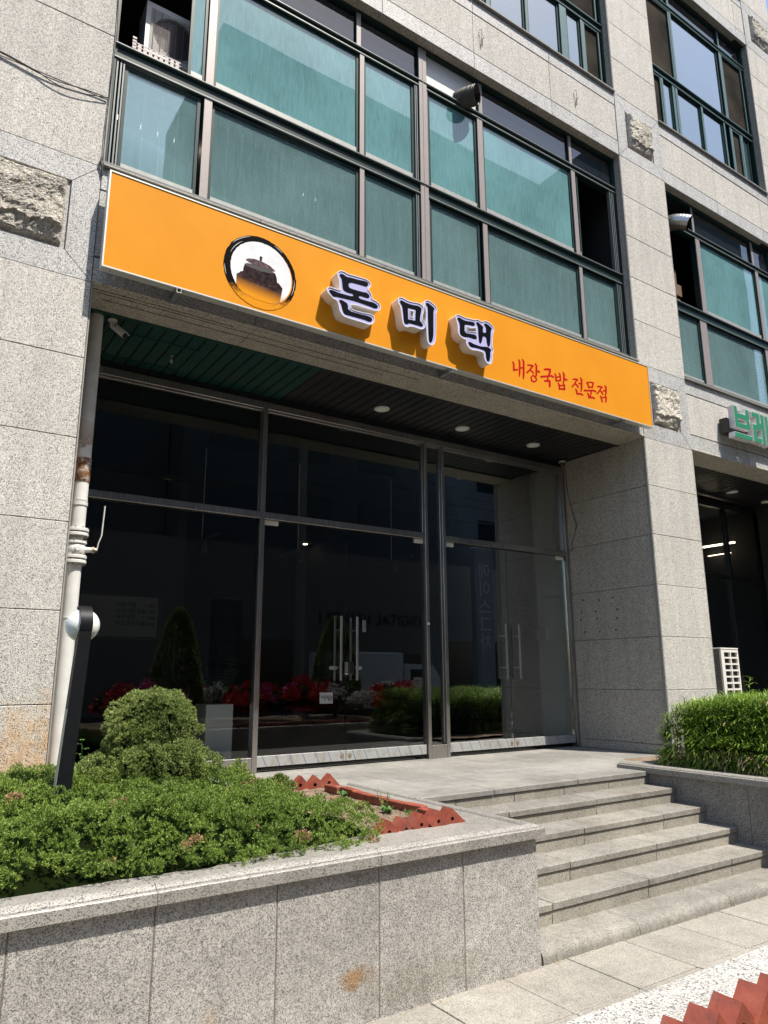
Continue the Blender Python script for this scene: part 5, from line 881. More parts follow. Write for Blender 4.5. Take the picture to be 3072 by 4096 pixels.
# ================================================================ GARDEN LAMP
lx, ly = .905, 4.5
gl = thing('garden_lamp', 'black garden lamp post with a white globe beside the left stone pier', 'lamp', (.868, ly, -.92))
pz = MB(); zb, zt = -.93, .30; xb_, xt = .862, .926
def post_sec(z):
    t = (z-zb)/(zt-zb); return xb_+(xt-xb_)*t, .043-.0095*t
vs = []; F = []
N = 10
for k in range(N+1):
    z = zb+(zt-zb)*k/N; xc, hw = post_sec(z); yo = -.005
    for a, b in ((-hw, -.04), (hw, -.04), (hw, .03), (-hw, .03)): vs.append((xc+a, ly+b+yo, z))
for k in range(N):
    for q in range(4): F.append((4*k+q, 4*k+(q+1) % 4, 4*k+4+(q+1) % 4, 4*k+4+q))
F.append((0, 3, 2, 1)); F.append((4*N, 4*N+1, 4*N+2, 4*N+3))
post = MB().add(vs, F).build('lamp_post', 'lamp_post_black', gl)
e = MB(); xc0, h0 = post_sec(zb); xc1, h1 = post_sec(zt)
e.add([(xc0-h0-.004, ly-.043, zb), (xc0-h0-.0005, ly-.043, zb), (xc0-h0-.0005, ly+.02, zb), (xc0-h0-.004, ly+.02, zb), (xc1-h1-.004, ly-.043, zt-.1), (xc1-h1-.0005, ly-.043, zt-.1), (xc1-h1-.0005, ly+.02, zt-.1), (xc1-h1-.004, ly+.02, zt-.1)], [(0, 1, 5, 4), (1, 2, 6, 5), (2, 3, 7, 6), (3, 0, 4, 7), (4, 5, 6, 7), (3, 2, 1, 0)]).build('post_edge', 'lamp_post_edge', gl)
gc = Vector((xt, ly+.062, .298)); gr = .096
gm = MB(); n1, n2 = 20, 32
vs = [(gc.x+gr*math.sin(math.pi*j/n1)*math.cos(2*math.pi*k/n2), gc.y+gr*math.sin(math.pi*j/n1)*math.sin(2*math.pi*k/n2), gc.z+gr*math.cos(math.pi*j/n1)) for j in range(n1+1) for k in range(n2)]
gm.add(vs, [(j*n2+k, (j+1)*n2+k, (j+1)*n2+(k+1) % n2, j*n2+(k+1) % n2) for j in range(n1) for k in range(n2)]); gm.build('globe', 'globe', gl, 1)
hb = MB(); vs = []
for k in range(17):   # flat band going up over the globe
    a = -.3+k*(2.2/16); rr = gr+.006
    yy, zz = gc.y-rr*math.cos(a), gc.z+rr*math.sin(a)
    for r_ in (rr, rr+.012):
        yy, zz = gc.y-r_*math.cos(a), gc.z+r_*math.sin(a)
        for s_ in (-1, 1): vs.append((gc.x+s_*.0335, yy, zz))
F = []
for k in range(16):
    b = 4*k; F += [(b, b+4, b+5, b+1), (b+2, b+3, b+7, b+6), (b, b+2, b+6, b+4), (b+1, b+5, b+7, b+3)]
F += [(0, 1, 3, 2), (64, 66, 67, 65)]
hb.add(vs, F); hb.build('globe_band', 'lamp_post_black', gl, 40)
# ================================================================ FACADE CABLES, HOOKS
pts = []
for k in range(26):
    t = k/25; pts.append((.0+.965*t, 5.568, 4.775-.03*math.sin(math.pi*t)-.02*t+.012*math.sin(9*t)))
c1 = MB().tube(pts, .0045, 6).tube([(x, y-.008, z-.055*math.sin(math.pi*max(0, (k/25-.45)/.55)) if k/25 > .45 else z+.004) for k, (x, y, z) in enumerate(pts)], .004, 6)
c1.tube([(.972, 5.566, 4.13), (.966, 5.566, 4.45), (.974, 5.566, 4.74), (.98, 5.566, 5.1), (.985, 5.566, 5.45), (.972, 5.566, 5.9), (.98, 5.566, 7.0)], .004, 6)
c1.tube([(.962, 5.566, 4.18), (.952, 5.56, 4.13), (.968, 5.56, 4.10), (.975, 5.57, 4.02)], .010, 8)
tag(c1.build('cable', 'cable'), 'loose black cables strung across the left stone pier to its corner', 'cable')
for x, z, lb in ((5.275, 7.88, 'bent wire hook in the upper spandrel left of the other hook'), (7.022, 7.88, 'bent wire hook in the upper spandrel nearest the right pier')):
    h = MB().tube([(x-.02, 5.585, z+.11), (x, 5.565, z+.10), (x+.01, 5.57, z+.03), (x-.005, 5.575, z-.06), (x, 5.585, z-.14)], .004, 6).tube([(x+.035, 5.56, z+.0), (x+.01, 5.57, z-.03), (x+.015, 5.58, z-.13)], .005, 6).tube([(x-.03, 5.583, z+.06), (x-.035, 5.583, z), (x-.015, 5.583, z-.02)], .003, 6)
    tag(h.build('wire_hook', 'dirt_trace'), lb, 'hook', 'wire hooks in the spandrel')
# ================================================================ EXHAUST DUCTS
def bent(name, label, P0, P1, P2q, r_, mat, corr, rootloc):
    root = thing(name, label, 'duct', rootloc); P0, P1, P2q = map(Vector, (P0, P1, P2q)); n = 60; pts = []; rs = []
    for k in range(n+1):
        t = k/n; pts.append((1-t)**2*P0+2*t*(1-t)*P1+t*t*P2q); rs.append(r_*(1+corr*math.sin(k*math.pi/2.0)+.02*noise.noise((k*.3, 2, 1))))
    MB().tube(pts, rs, 40, False).build('duct_wall', mat, root, 1)
    MB().tube(pts[1:], [q*.94 for q in rs[1:]], 40, False).build('duct_inner', 'black_plastic' if corr == 0 else mat, root, 1)
    MB().cyl(pts[4], r_*.92, .01, 32, tuple(pts[5]-pts[4])).build('duct_shade_disc', 'black_plastic', root)  # black disc standing in for the shade deep inside the duct
    return root
bent('exhaust_duct', 'crumpled grey flexible duct poking out of the blank white transom panel', (5.03, 5.76, 6.93), (5.04, 5.66, 6.92), (5.12, 5.52, 6.90), .118, 'flex_duct', .035, (5, 5.74, 6.95))
bent('exhaust_duct', 'shiny silver elbow duct in the upper left of the right window', (9.24, 5.78, 6.83), (9.25, 5.66, 6.84), (9.36, 5.50, 6.74), .118, 'silver_duct', 0, (9.3, 5.74, 6.85))
# ================================================================ AIR CONDITIONERS
def ac_unit(name, label, x0, x1, y0, y1, z0, z1, fan):
    r = thing(name, label, 'air conditioner', ((x0+x1)/2, (y0+y1)/2, z0))
    cx, cz, rr = fan; n = 40
    hole = [(cx+rr*math.cos(2*math.pi*k/n), cz+rr*math.sin(2*math.pi*k/n)) for k in range(n)]
    MB().box(x0, x1, y0+.03, y1, z0, z1).build('casing', 'white_plastic', r)
    MB().prism([[(x0, z0), (x1, z0), (x1, z1), (x0, z1)], hole], y0, y0+.029).build('front_panel', 'white_plastic', r)
    MB().cyl((cx, y0+.026, cz), rr*.99, .004, 40, 'y').build('fan_opening', 'black_plastic', r)
    g_ = MB(); z = cz-rr-.01
    while z < cz+rr+.02:
        hw = rr*1.15; g_.box(cx-hw, cx+hw, y0-.012, y0-.008, z-.0012, z+.0012); z += .018
    for k in range(7):
        a = cx-rr+2*rr*k/6; g_.box(a-.003, a+.003, y0-.0075, y0-.0005, cz-rr-.01, cz+rr+.01)
    g_.build('fan_grille', 'frame_pink', r)
    return r
ac_unit('outdoor_unit', 'grey white air conditioner unit with a round fan grille in the open upper window', 1.31, 2.06, 5.99, 6.26, 5.80, 6.38, (1.60, 6.08, .215))
o = MB()
for k in range(9): o.box(1.17+k*.05, 1.17+k*.05+.032, 5.812, 5.816, 5.60, 5.665)
o.box(1.17, 1.62, 5.811, 5.8155, 5.665, 5.675).box(1.17, 1.62, 5.811, 5.8155, 5.59, 5.60).box(1.17, 1.62, 5.811, 5.8155, 5.628, 5.637)
for k in range(4): o.box(1.17, 1.205, 5.809, 5.813, 5.60+k*.035, 5.62+k*.035)
tag(o.build('slotted_angle_frame', 'frame_pink'), 'white perforated angle iron frame under the air conditioner in the open window', 'frame')
ou = thing('outdoor_unit', 'tall white air conditioner unit with a square grid side standing behind the bamboo grass', 'air conditioner', (9.9, 6.1, ZT))
X0, X1, Y0, Y1, Z0, Z1 = 9.735, 10.165, 5.95, 6.75, -.42, .37
MB().box(X0+.04, X1, Y0+.03, Y1, Z0, Z1-.02).build('casing', 'black_plastic', ou)
MB().cbox(X0-.005, X1+.005, Y0-.005, Y1, Z1-.02, Z1, .004).build('top_cover', 'white_plastic', ou)
gx = [X0+.06+k*(X1-X0-.08)/2 for k in range(3)]; gz = [Z0+.04+k*(Z1-Z0-.09)/8 for k in range(9)]
holes = [[(gx[i]+.014, gz[j]+.012), (gx[i+1]-.010, gz[j]+.012), (gx[i+1]-.010, gz[j+1]-.012), (gx[i]+.014, gz[j+1]-.012)] for i in range(2) for j in range(8)]
MB().prism([[(X0, Z0), (X1, Z0), (X1, Z1-.021), (X0, Z1-.021)]]+holes, Y0, Y0+.028).build('grid_panel', 'white_plastic', ou)
fi = MB()
for k in range(60): fi.box(X0+.03, X0+.038, Y0+.04+k*.0115, Y0+.045+k*.0115, Z0+.02, Z1-.03)
for k in range(6): fi.box(X0+.005, X0+.012, Y0+.03, Y1-.02, Z0+.06+k*.13, Z0+.066+k*.13)
fi.build('coil_fins', 'galvanised', ou)
MB().box(X0, X1, Y0+.03, Y1, ZT, Z0).build('stand', 'black_plastic', ou)
# ================================================================ INSIDE THE SHOP
pp = thing('potted_plant', 'glossy green plant in a tall white square pot behind the left glass', 'potted plant', (3.0, 7.65, -.9))
MB().cbox(2.80, 3.10, 7.48, 7.80, -.87, -.285, .004).build('pot', 'plant_pot_white', pp); MB().box(2.815, 3.085, 7.495, 7.785, -.285, -.28).build('potting_soil', 'soil', pp)
def leafblade(V, F, p, d, L_, w_, droop=.3, n=3, twist=0):
    d = Vector(d).normalized(); side = d.cross(Vector((0, 0, 1))); side = side.normalized() if side.length > .01 else Vector((1, 0, 0))
    if twist: side = Matrix.Rotation(twist, 3, d) @ side
    b = len(V); p = Vector(p)
    for k in range(n+1):
        t = k/n; c = p+d*L_*t+Vector((0, 0, -droop*L_*t*t)); ww = w_*math.sin(math.pi*min(.96, max(.08, t*.9+.08)))
        V.append(tuple(c-side*ww/2)); V.append(tuple(c+side*ww/2))
    for k in range(n): F.append((b+2*k, b+2*k+1, b+2*k+3, b+2*k+2))
V, F = [], []; tw = MB()
for s_ in range(9):
    a = random.uniform(0, 6.28); le = random.uniform(.35, .62); base = Vector((2.95+.06*math.cos(a), 7.64+.06*math.sin(a), -.28)); tip = base+Vector((math.cos(a)*le*.45, math.sin(a)*le*.3, le)); tw.tube([base, (base+tip)/2+Vector((0, 0, .04)), tip], .006, 6)
    for k in range(9):
        t = .3+.7*k/9; c = base.lerp(tip, t)
        for sd in (-1, 1): leafblade(V, F, c, (sd*math.sin(a)*1+math.cos(a)*.3, -sd*math.cos(a)+.1, .5), .14, .05, .3)
tw.build('stem', 'dark_leaf', pp); MB().add(V, F).build('leaf_cluster', 'dark_leaf', pp)
mb_ = thing('menu_board', 'large framed menu board on the inner wall behind the left glass', 'menu board', (2.6, 10.5, .8))
fm = MB()
for q in ((1.55, 3.18, 1.11, 1.15), (1.55, 3.18, .51, .55), (1.55, 1.59, .55, 1.11), (3.14, 3.18, .55, 1.11)): fm.box(q[0], q[1], 10.46, 10.52, q[2], q[3])
fm.build('board_frame', 'black_plastic', mb_); MB().box(1.59, 3.14, 10.495, 10.515, .55, 1.11).build('board_face', 'board_face', mb_)
for k, (a, b) in enumerate((('내장국밥', '11,000'), ('따로내장국밥', '11,000'), ('돼지국밥', '11,000'), ('따로돼지국밥', '11,000'))):
    text(a, 2.55, .99-.085*k, .075, 10.49, 'ink', mb_, 'LEFT'); text(b, 2.92, .99-.085*k, .065, 10.49, 'ink', mb_, 'LEFT')
cn = thing('wall_conduit', 'two thin pipes running down the pale inner wall to a small box', 'conduit', (7.82, 7.54, .6))
for yy in (7.565, 7.515): MB().tube([(7.825, yy, 2.99), (7.825, yy, 1.9), (7.825, yy+.008, .66)], .011, 10).build('conduit_pipe', 'pipe_white', cn, 1)
MB().cbox(7.79, 7.838, 7.40, 7.58, .50, .655, .004).build('junction_box', 'white_plastic', cn)
for k, (x, y, z) in enumerate(((3.2, 9, 1.72), (4.6, 9, 1.72), (6.2, 9, 1.70))):
    t = thing('track_light', ['black spotlight rail hanging inside behind the left glass', 'black spotlight rail hanging inside behind the middle doors', 'black spotlight rail hanging inside by the narrow pane'][k], 'track light', (x, y, z), 'hanging track lights inside the shop')
    mb2 = MB(); mb2.box(x-.02, x+.02, y-.55, y+.55, z, z+.03); mb2.build('track_rail', 'ink', t)
    MB().tube([(x, y, z+.03), (x, y, 3.0)], .004, 6).build('hanging_wire', 'pale_wall', t)
    MB().cyl((x, y-.1, z-.09), .035, .14, 16).build('spot_head', 'ink', t, 40)
for x, y, wh in ((3.3, 11, 'near the menu board'), (7.7, 14.7, 'far at the back behind the middle doors')):
    t = MB().cyl((x, y, 2.99), .05, .01, 16).build('ceiling_lamp', 'warm_light'); tag(t, 'tiny warm lamp glowing on the shop ceiling '+wh, 'ceiling light', 'small warm lamps inside the shop')
t = MB().box(1.15, 1.72, 6.10, 6.13, 5.06, 5.085).build('tube_lamp', 'tube_light'); tag(t, 'slim bright tube lamp seen through the lowest left window pane', 'tube light')
t = MB().box(2.7, 3.35, 6.20, 6.22, 5.12, 5.135).build('tube_lamp', 'tube_light'); tag(t, 'slim bright tube lamp behind the second pane of the lower row', 'tube light')
t = MB().box(12.86, 12.90, 7.36, 8.0, 2.40, 2.43).build('tube_lamp', 'warm_light'); tag(t, 'warm tube lamp inside the neighbouring shop at the right edge', 'tube light')
for i, (x, z, w_, h_) in enumerate(((9.15, 4.30+1.15, .5, .3), (9.3, 5.76, .42, .25), (9.1, 5.95, .5, .3))):
    t = MB().cbox(x, x+w_, 5.95, 6.25, z+.05, z+h_, .004).build('cardboard_box', 'cardboard'); tag(t, ['cardboard box at the bottom of the stack in the dark open window', 'small cardboard box in the middle of the stack in the dark open window', 'cardboard box on top of the stack in the dark open window'][i], 'box', 'boxes stacked inside the open window')
t = MB().box(13.03, 13.05, 7.55, 8.0, 2.25, 2.262).build('tube_lamp', 'warm_light'); tag(t, 'thin warm light strip just under the tube lamp in the neighbouring shop', 'tube light')
cl_ = MB()
nx, nz = 14, 10; V = [(2.35+.62*i/nx, 5.86+.03*math.sin(i*1.1)+.01*math.sin(j), 5.12-.42*j/nz-(.08*math.sin(i/nx*3.1) if j == nz else 0)) for j in range(nz+1) for i in range(nx+1)]
cl_.add(V, [(j*(nx+1)+i, j*(nx+1)+i+1, (j+1)*(nx+1)+i+1, (j+1)*(nx+1)+i) for j in range(nz) for i in range(nx)])
tag(cl_.build('hanging_cloth', 'towel', None, 1), 'pale cloth hanging inside behind the wide lower left pane', 'cloth')
# ================================================================ PLANTS
def tufts(C, Nrm, L_, w_, nb, spread, seed):
    """C (n,3) centres, Nrm (n,3) outward: nb little pointed blades each"""
    g = np.random.default_rng(seed); n = len(C); C = np.repeat(C, nb, 0); Nn = np.repeat(Nrm, nb, 0)
    d = Nn+g.normal(0, spread, (n*nb, 3)); d /= np.linalg.norm(d, axis=1, keepdims=True)
    s = np.cross(d, g.normal(0, 1, (n*nb, 3))); s /= np.linalg.norm(s, axis=1, keepdims=True)
    l = L_*g.uniform(.6, 1.25, (n*nb, 1)); ww = w_*g.uniform(.7, 1.3, (n*nb, 1)); c = C+g.normal(0, L_*.16, (n*nb, 3))
    V = np.stack([c-d*l*.2, c+d*l*.5+s*ww*.5, c+d*l, c+d*l*.5-s*ww*.5], 1).reshape(-1, 3)
    b = np.arange(n*nb)[:, None]*4; F = b+np.array([[0, 1, 2, 3]])
    return V, F
def clumps(cent, nrm, rad, per, seed, flat=.8):
    g = np.random.default_rng(seed); P = []; N = []
    for c, nn, r_ in zip(cent, nrm, rad):
        m = int(per*(r_/.07)**2); d = g.normal(0, 1, (m, 3)); d /= np.linalg.norm(d, axis=1, keepdims=True)
        dot = d @ nn; d = np.where((dot < -.15)[:, None], d-2*(dot)[:, None]*nn, d)
        rr = r_*g.uniform(.75, 1.08, (m, 1)); q = c+d*rr*np.array([1, 1, flat]); P.append(q); o = d*.8+nn*.5+np.array([0, 0, .25]); N.append(o/np.linalg.norm(o, axis=1, keepdims=True))
    return np.concatenate(P), np.concatenate(N)
def sm(t): t = min(1, max(0, t)); return t*t*(3-2*t)
def xr(y): return float(np.interp(y, [3.4, 3.8, 4.1, 4.5, 5.0, 5.4], [2.32, 2.47, 2.45, 2.42, 2.36, 2.28]))
def yfront(x): return 3.56+.05*noise.noise((x*2.3, 0, 4))+.03*noise.noise((x*8, 2, 4))+(.02 if x > 1.9 else 0)
def hj(x, y): return -.875+.205*sm((y-3.46)/.5)+.085*sm((y-4.0)/.8)-.10*sm((x-1.4)/1.0)-.10*sm((x-1.9)/.6)*sm((y-4.0)/.6)+.03*noise.noise((x*2.1, y*2.1, 0))
cent, nrm, rad = [], [], []
g = np.random.default_rng(3); tries = 0
while tries < 16000 and len(cent) < 1500:
    tries += 1; x, y = g.uniform(-.6, 2.95), g.uniform(3.46, 5.36)
    if y < yfront(x)-.0 or x > xr(y)+.05*noise.noise((y*6, 1, 1)): continue
    r_ = g.uniform(.032, .088)*(1 if y > 3.7 else .8)
    if any((x-c[0])**2+(y-c[1])**2 < (.66*(r_+q))**2 for c, q in zip(cent, rad)): continue
    if (x-.9)**2+(y-4.5)**2 < .07**2: continue
    e = 1e-2; n_ = np.array([-(hj(x+e, y)-hj(x-e, y))/(2*e), -(hj(x, y+e)-hj(x, y-e))/(2*e)-.12, 1.]); n_ /= np.linalg.norm(n_)
    cent.append(np.array([x, y, hj(x, y)-.3*r_+g.uniform(-.03, .03)])); nrm.append(n_); rad.append(r_)
Cp, Nn = clumps(cent, nrm, rad, 84, 5)
V, F = tufts(Cp, Nn, .0145, .0034, 11, .6, 6)
cj = mesh_np('creeping_juniper', V, F, 'juniper_leaf'); tag(cj, 'low spreading carpet of green juniper spilling over the left planter cap', 'ground cover', kind='stuff')
# near-black sheet standing in for the shade beneath the foliage
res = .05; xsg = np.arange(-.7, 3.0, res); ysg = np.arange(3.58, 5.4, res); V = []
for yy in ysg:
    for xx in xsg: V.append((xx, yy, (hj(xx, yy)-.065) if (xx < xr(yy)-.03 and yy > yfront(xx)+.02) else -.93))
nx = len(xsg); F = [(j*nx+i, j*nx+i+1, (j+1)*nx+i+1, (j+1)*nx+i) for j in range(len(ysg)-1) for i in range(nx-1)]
MB().add(V, F).build('shade_sheet', 'dark_core', cj, 1)
bc = [(x, y) for x, y in ((.95, 3.62), (1.28, 3.62), (1.93, 3.66), (1.70, 3.75), (1.46, 4.6), (2.35, 3.62), (1.1, 4.1), (.45, 4.2), (.62, 4.35), (1.05, 4.05), (1.35, 3.66), (2.0, 4.55), (1.75, 4.3), (2.2, 4.9))]
Cb, Nb = clumps([np.array([x, y, hj(x, y)+.012]) for x, y in bc], [np.array([0, -.3, .95])]*len(bc), [.022+.012*(i % 3) for i in range(len(bc))], 90, 8)
V, F = tufts(Cb, Nb, .015, .005, 6, .7, 9); mesh_np('dead_sprays', V, F, 'juniper_brown', cj)
# dome-shaped juniper
prof = [(-.085, .05), (-.10, .12), (-.13, .175), (-.17, .225), (-.24, .255), (-.32, .262), (-.39, .255), (-.45, .30), (-.54, .355), (-.64, .40), (-.74, .43), (-.86, .43)]
pz_ = [p[0] for p in prof][::-1]; pr_ = [p[1] for p in prof][::-1]
cent, nrm, rad = [], [], []; tries = 0
while tries < 5000 and len(cent) < 330:
    tries += 1; z = g.uniform(-.86, -.085); a = g.uniform(0, 2*math.pi); z = -.11 if g.uniform() < .05 else z
    lump = .9+.34*noise.noise((math.cos(a)*1.3, math.sin(a)*1.3, z*5)); rr = float(np.interp(z, pz_, pr_))*lump
    if z > -.12: rr *= g.uniform(.2, 1)
    c = np.array([1.485+.03*(z+.09)+rr*math.cos(a), 4.88+rr*math.sin(a)*.95, z]); r_ = g.uniform(.03, .066)
    if any(np.sum((c-q)**2) < (.62*(r_+t))**2 for q, t in zip(cent, rad)): continue
    n_ = np.array([math.cos(a), math.sin(a), .25+1.3*max(0, (z+.25)/.16)]); n_ /= np.linalg.norm(n_); cent.append(c-n_*(r_*.5+g.uniform(-.02, .022))); nrm.append(n_); rad.append(r_)
for (lx, ly_, lz, lr, m_) in ((1.19, 4.72, -.60, .17, 34), (1.36, 4.58, -.58, .17, 34), (1.73, 4.70, -.60, .15, 28), (1.56, 4.60, -.52, .15, 26), (1.07, 4.85, -.66, .13, 20), (1.30, 4.78, -.40, .12, 18), (1.66, 4.82, -.36, .12, 18)):
    for _ in range(m_):
        d_ = g.normal(0, 1, 3); d_[2] = abs(d_[2]); d_ /= np.linalg.norm(d_); cent.append(np.array([lx, ly_, lz])+d_*lr*g.uniform(.75, 1.0)); nrm.append(d_); rad.append(g.uniform(.028, .05))
Cp, Nn = clumps(cent, nrm, rad, 95, 15)
V, F = tufts(Cp, Nn, .0145, .0035, 10, .55, 16)
dj = thing('dome_juniper', 'rounded dome shaped juniper shrub standing by the black lamp post', 'shrub', (1.47, 4.88, -.9))
mesh_np('crown', V, F, 'juniper_dome_leaf', dj)
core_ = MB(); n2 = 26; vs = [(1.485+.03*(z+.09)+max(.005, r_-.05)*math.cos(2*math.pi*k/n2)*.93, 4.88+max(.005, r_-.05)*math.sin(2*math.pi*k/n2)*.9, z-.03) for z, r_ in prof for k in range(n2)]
core_.add(vs, [(j*n2+k, (j+1)*n2+k, (j+1)*n2+(k+1) % n2, j*n2+(k+1) % n2) for j in range(len(prof)-1) for k in range(n2)]).build('inner_shade_shell', 'dark_core', dj, 1)  # near-black shell, its colour stands in for shade inside the crown
MB().tube([(1.47, 4.88, -.93), (1.48, 4.88, -.5)], .03, 8).build('trunk', 'twig', dj)
# pebbles and crumbs on the bare soil
peb = np.array([(g.uniform(2.3, 3.05), g.uniform(3.82, 5.42), 0) for _ in range(2600)]); V = []; F = []
for k, (x, y, z) in enumerate(peb):
    s = g.uniform(.002, .0075)*(1 if k % 40 else 1.8); z = -.895+noise.noise((x*3, y*3, 2))*.02; b = len(V)
    o = g.normal(0, .25, (6, 3))+np.array([[1, 0, 0], [-1, 0, 0], [0, 1, 0], [0, -1, 0], [0, 0, .8], [0, 0, -.8]]); V += [tuple(np.array([x, y, z+.002])+q*s) for q in o]
    for t in ((0, 2, 4), (2, 1, 4), (1, 3, 4), (3, 0, 4), (2, 0, 5), (1, 2, 5), (3, 1, 5), (0, 3, 5)): F.append(tuple(b+q for q in t))
tag(MB().add(V, F).build('soil_crumbs', 'soil'), 'loose crumbs and pebbles over the bare soil corner of the planter', 'gravel', kind='stuff')
def sprig(name, label, cat, x, y, z, h, n, mat, L_, w_, spread=.35, lean=(0, 0)):
    V, F = [], []; r = thing(name, label, cat, (x, y, z)); sm_ = MB()
    for k in range(n):
        a = random.uniform(0, 6.28); hh = h*random.uniform(.6, 1); d = Vector((math.cos(a)*spread+lean[0], math.sin(a)*spread+lean[1], 1)).normalized()
        b0 = Vector((x+.012*math.cos(a), y+.012*math.sin(a), z)); sm_.tube([b0, b0+d*hh*.5, b0+d*hh], .0016, 5)
        for j in range(7):
            t = .25+.75*j/6; aa = random.uniform(0, 6.28); leafblade(V, F, b0+d*hh*t, (math.cos(aa), math.sin(aa), .8), L_*random.uniform(.7, 1.2), w_, .2, 2)
    sm_.build('stem', 'weed_leaf', r); MB().add(V, F).build('foliage', mat, r)
sprig('small_plant', 'small upright rosemary like plant in the bare soil by the flat bricks', 'plant', 2.97, 4.42, -.895, .12, 9, 'juniper_dome_leaf', .022, .004)
sprig('small_plant', 'little bright green tuft in the bare soil near the planter corner', 'plant', 2.93, 4.05, -.895, .055, 22, 'weed_leaf', .03, .004, .9)
sprig('small_plant', 'pale seedling with broad leaves in front of the rosemary like plant', 'plant', 2.90, 4.27, -.90, .04, 5, 'weed_leaf', .05, .02, .8)
sprig('small_plant', 'tiny pale seedling beside the first flat red brick', 'plant', 2.99, 5.0, -.895, .035, 5, 'weed_leaf', .04, .018, .8)
sprig('small_plant', 'dry brown tuft lying on the bare soil behind the juniper', 'plant', 2.83, 4.85, -.895, .05, 14, 'juniper_brown', .03, .006, 1.0)
sprig('small_plant', 'dry tan tuft on the bare soil near the juniper tip', 'plant', 2.85, 4.55, -.895, .05, 14, 'juniper_brown', .03, .006, 1.0)
def juniper_bush(label, x, y, z, r_, h, seed):
    r = thing('young_juniper', label, 'shrub', (x, y, z)); cc = []; nn = []; rr = []
    gg = np.random.default_rng(seed)
    for k in range(22):
        a = gg.uniform(0, 6.28); q = gg.uniform(0, r_); hh = h*(1-.6*q/r_)*gg.uniform(.6, 1); cc.append(np.array([x+q*math.cos(a), y+q*math.sin(a), z+hh])); n_ = np.array([math.cos(a)*.5, math.sin(a)*.5, 1]); nn.append(n_/np.linalg.norm(n_)); rr.append(.035)
    a, b = clumps(cc, nn, rr, 60, seed+1); V, F = tufts(a, b, .024, .0058, 8, .5, seed+2); mesh_np('crown', V, F, 'juniper_dome_leaf', r)
    MB().tube([(x, y, z-.02), (x, y, z+h*.6)], .006, 6).build('trunk', 'twig', r)
juniper_bush('small juniper sprig left of the red zigzag bricks by the terrace', 2.30, 5.40, -.86, .13, .22, 31)
juniper_bush('low juniper sprig just in front of the back zigzag bricks', 2.56, 5.25, -.86, .12, .12, 41)
# weeds by the lamp post and pipe
for k, (x, y, z, h, lb) in enumerate(((1.12, 5.25, -.9, .50, 'tall thin weed with jagged leaves between the lamp post and the dome juniper'), (.86, 4.9, -.9, .30, 'leafy weed at the foot of the white pipe behind the lamp post'))):
    r = thing('weed', lb, 'weed', (x, y, z)); V, F = [], []; s_ = MB(); P = [Vector((x+.02*math.sin(t*3), y, z+h*t)) for t in (0, .25, .5, .75, 1)]; s_.tube(P, [.005, .004, .004, .003, .002], 6)
    for j in range(16):
        t = .1+.9*j/15; p = P[0].lerp(P[-1], t); a = j*2.4
        for q in range(5):
            aa = a+random.uniform(-.7, .7); leafblade(V, F, p+Vector((math.cos(a), math.sin(a), .2))*.03*q*(1.1-t), (math.cos(aa), math.sin(aa), .35), .055*(1.2-t*.7), .016, .5, 2)
    s_.build('stem', 'weed_leaf', r); MB().add(V, F).build('foliage', 'weed_leaf', r)
# bamboo grass in the right planter
g = np.random.default_rng(77); V, F, V2_, F2_ = [], [], [], []
def btop(x, y): return -.215-.07*sm((y-4.3)/.5)+.05*noise.noise((x*2.6, y*2.6, 3))-.40*sm((6.92-x)/.22)-.10*sm((3.8-y)/.15)-.35*sm((y-4.8)/.25)*sm((7.6-x)/.5)
cnt = 0
while cnt < 36000:
    x = 6.70+(g.uniform()**1.25)*3.4; y = g.uniform(3.70, 5.0); tp = btop(x, y)
    z = tp-abs(g.normal(0, .14)) if g.uniform() < .6 else g.uniform(-.93, max(tp, -.9))
    if z < -.92: continue
    if z < tp-.16 and not (y < 3.95 or x < 6.98 or y > 4.85 or g.uniform() < (.45 if z > -.62 else .08)): continue
    if x > 8.6 and g.uniform() < .45: continue
    if x < 6.85 and y > 4.9: continue
    cnt += 1; out_ = Vector((-.8 if x < 6.95 else 0, -.8 if y < 4.2 else 0, 0)); low = z < -.68
    d = Vector((g.normal(0, .75), g.normal(0, .75), g.uniform(.0, .95) if not low else g.uniform(-.8, .3)))+out_*.6
    dry = g.uniform() < (.04 if not low else .28)
    leafblade(V2_ if dry else V, F2_ if dry else F, (x, y, z-.02), d, g.uniform(.075, .15), g.uniform(.0065, .0115), g.uniform(.05, .5), 3)
bgr = thing('bamboo_grass', 'dense dwarf bamboo grass with thin bright green leaves in the right planter', 'bamboo grass', (8.2, 4.6, -.9))
o = MB().add(V, F).build('foliage', 'bamboo_leaf', bgr); o['kind'] = 'stuff'
o = MB().add(V2_, F2_).build('dry_foliage', 'bamboo_dry', bgr); o['kind'] = 'stuff'
s_ = MB()
for k in range(420):
    x = 6.8+(g.uniform()**1.25)*3.2; y = g.uniform(3.78, 4.95); s_.tube([(x, y, -.92), (x+g.normal(0, .03), y+g.normal(0, .03), btop(x, y)-.03)], .0025, 4, False)
s_.build('stem', 'weed_leaf', bgr)['kind'] = 'stuff'
MB().box(7.02, 9.9, 3.95, 4.8, -.9, -.42).build('inner_shade_box', 'dark_core', bgr)  # plain near-black box in place of the shade between inner leaves
V, F = [], []; s_ = MB(); s_.tube([(8.5, 4.9, -.35), (8.53, 4.9, -.16), (8.56, 4.9, -.02)], .003, 5)
for k in range(10):
    a = g.uniform(0, 6.28); leafblade(V, F, (8.53+.003*k, 4.9, -.22+.02*k), (math.cos(a), math.sin(a), .7), .15, .016, .5, 4)
s_.build('tall_stem', 'weed_leaf', bgr); MB().add(V, F).build('tall_spray', 'bamboo_leaf', bgr)
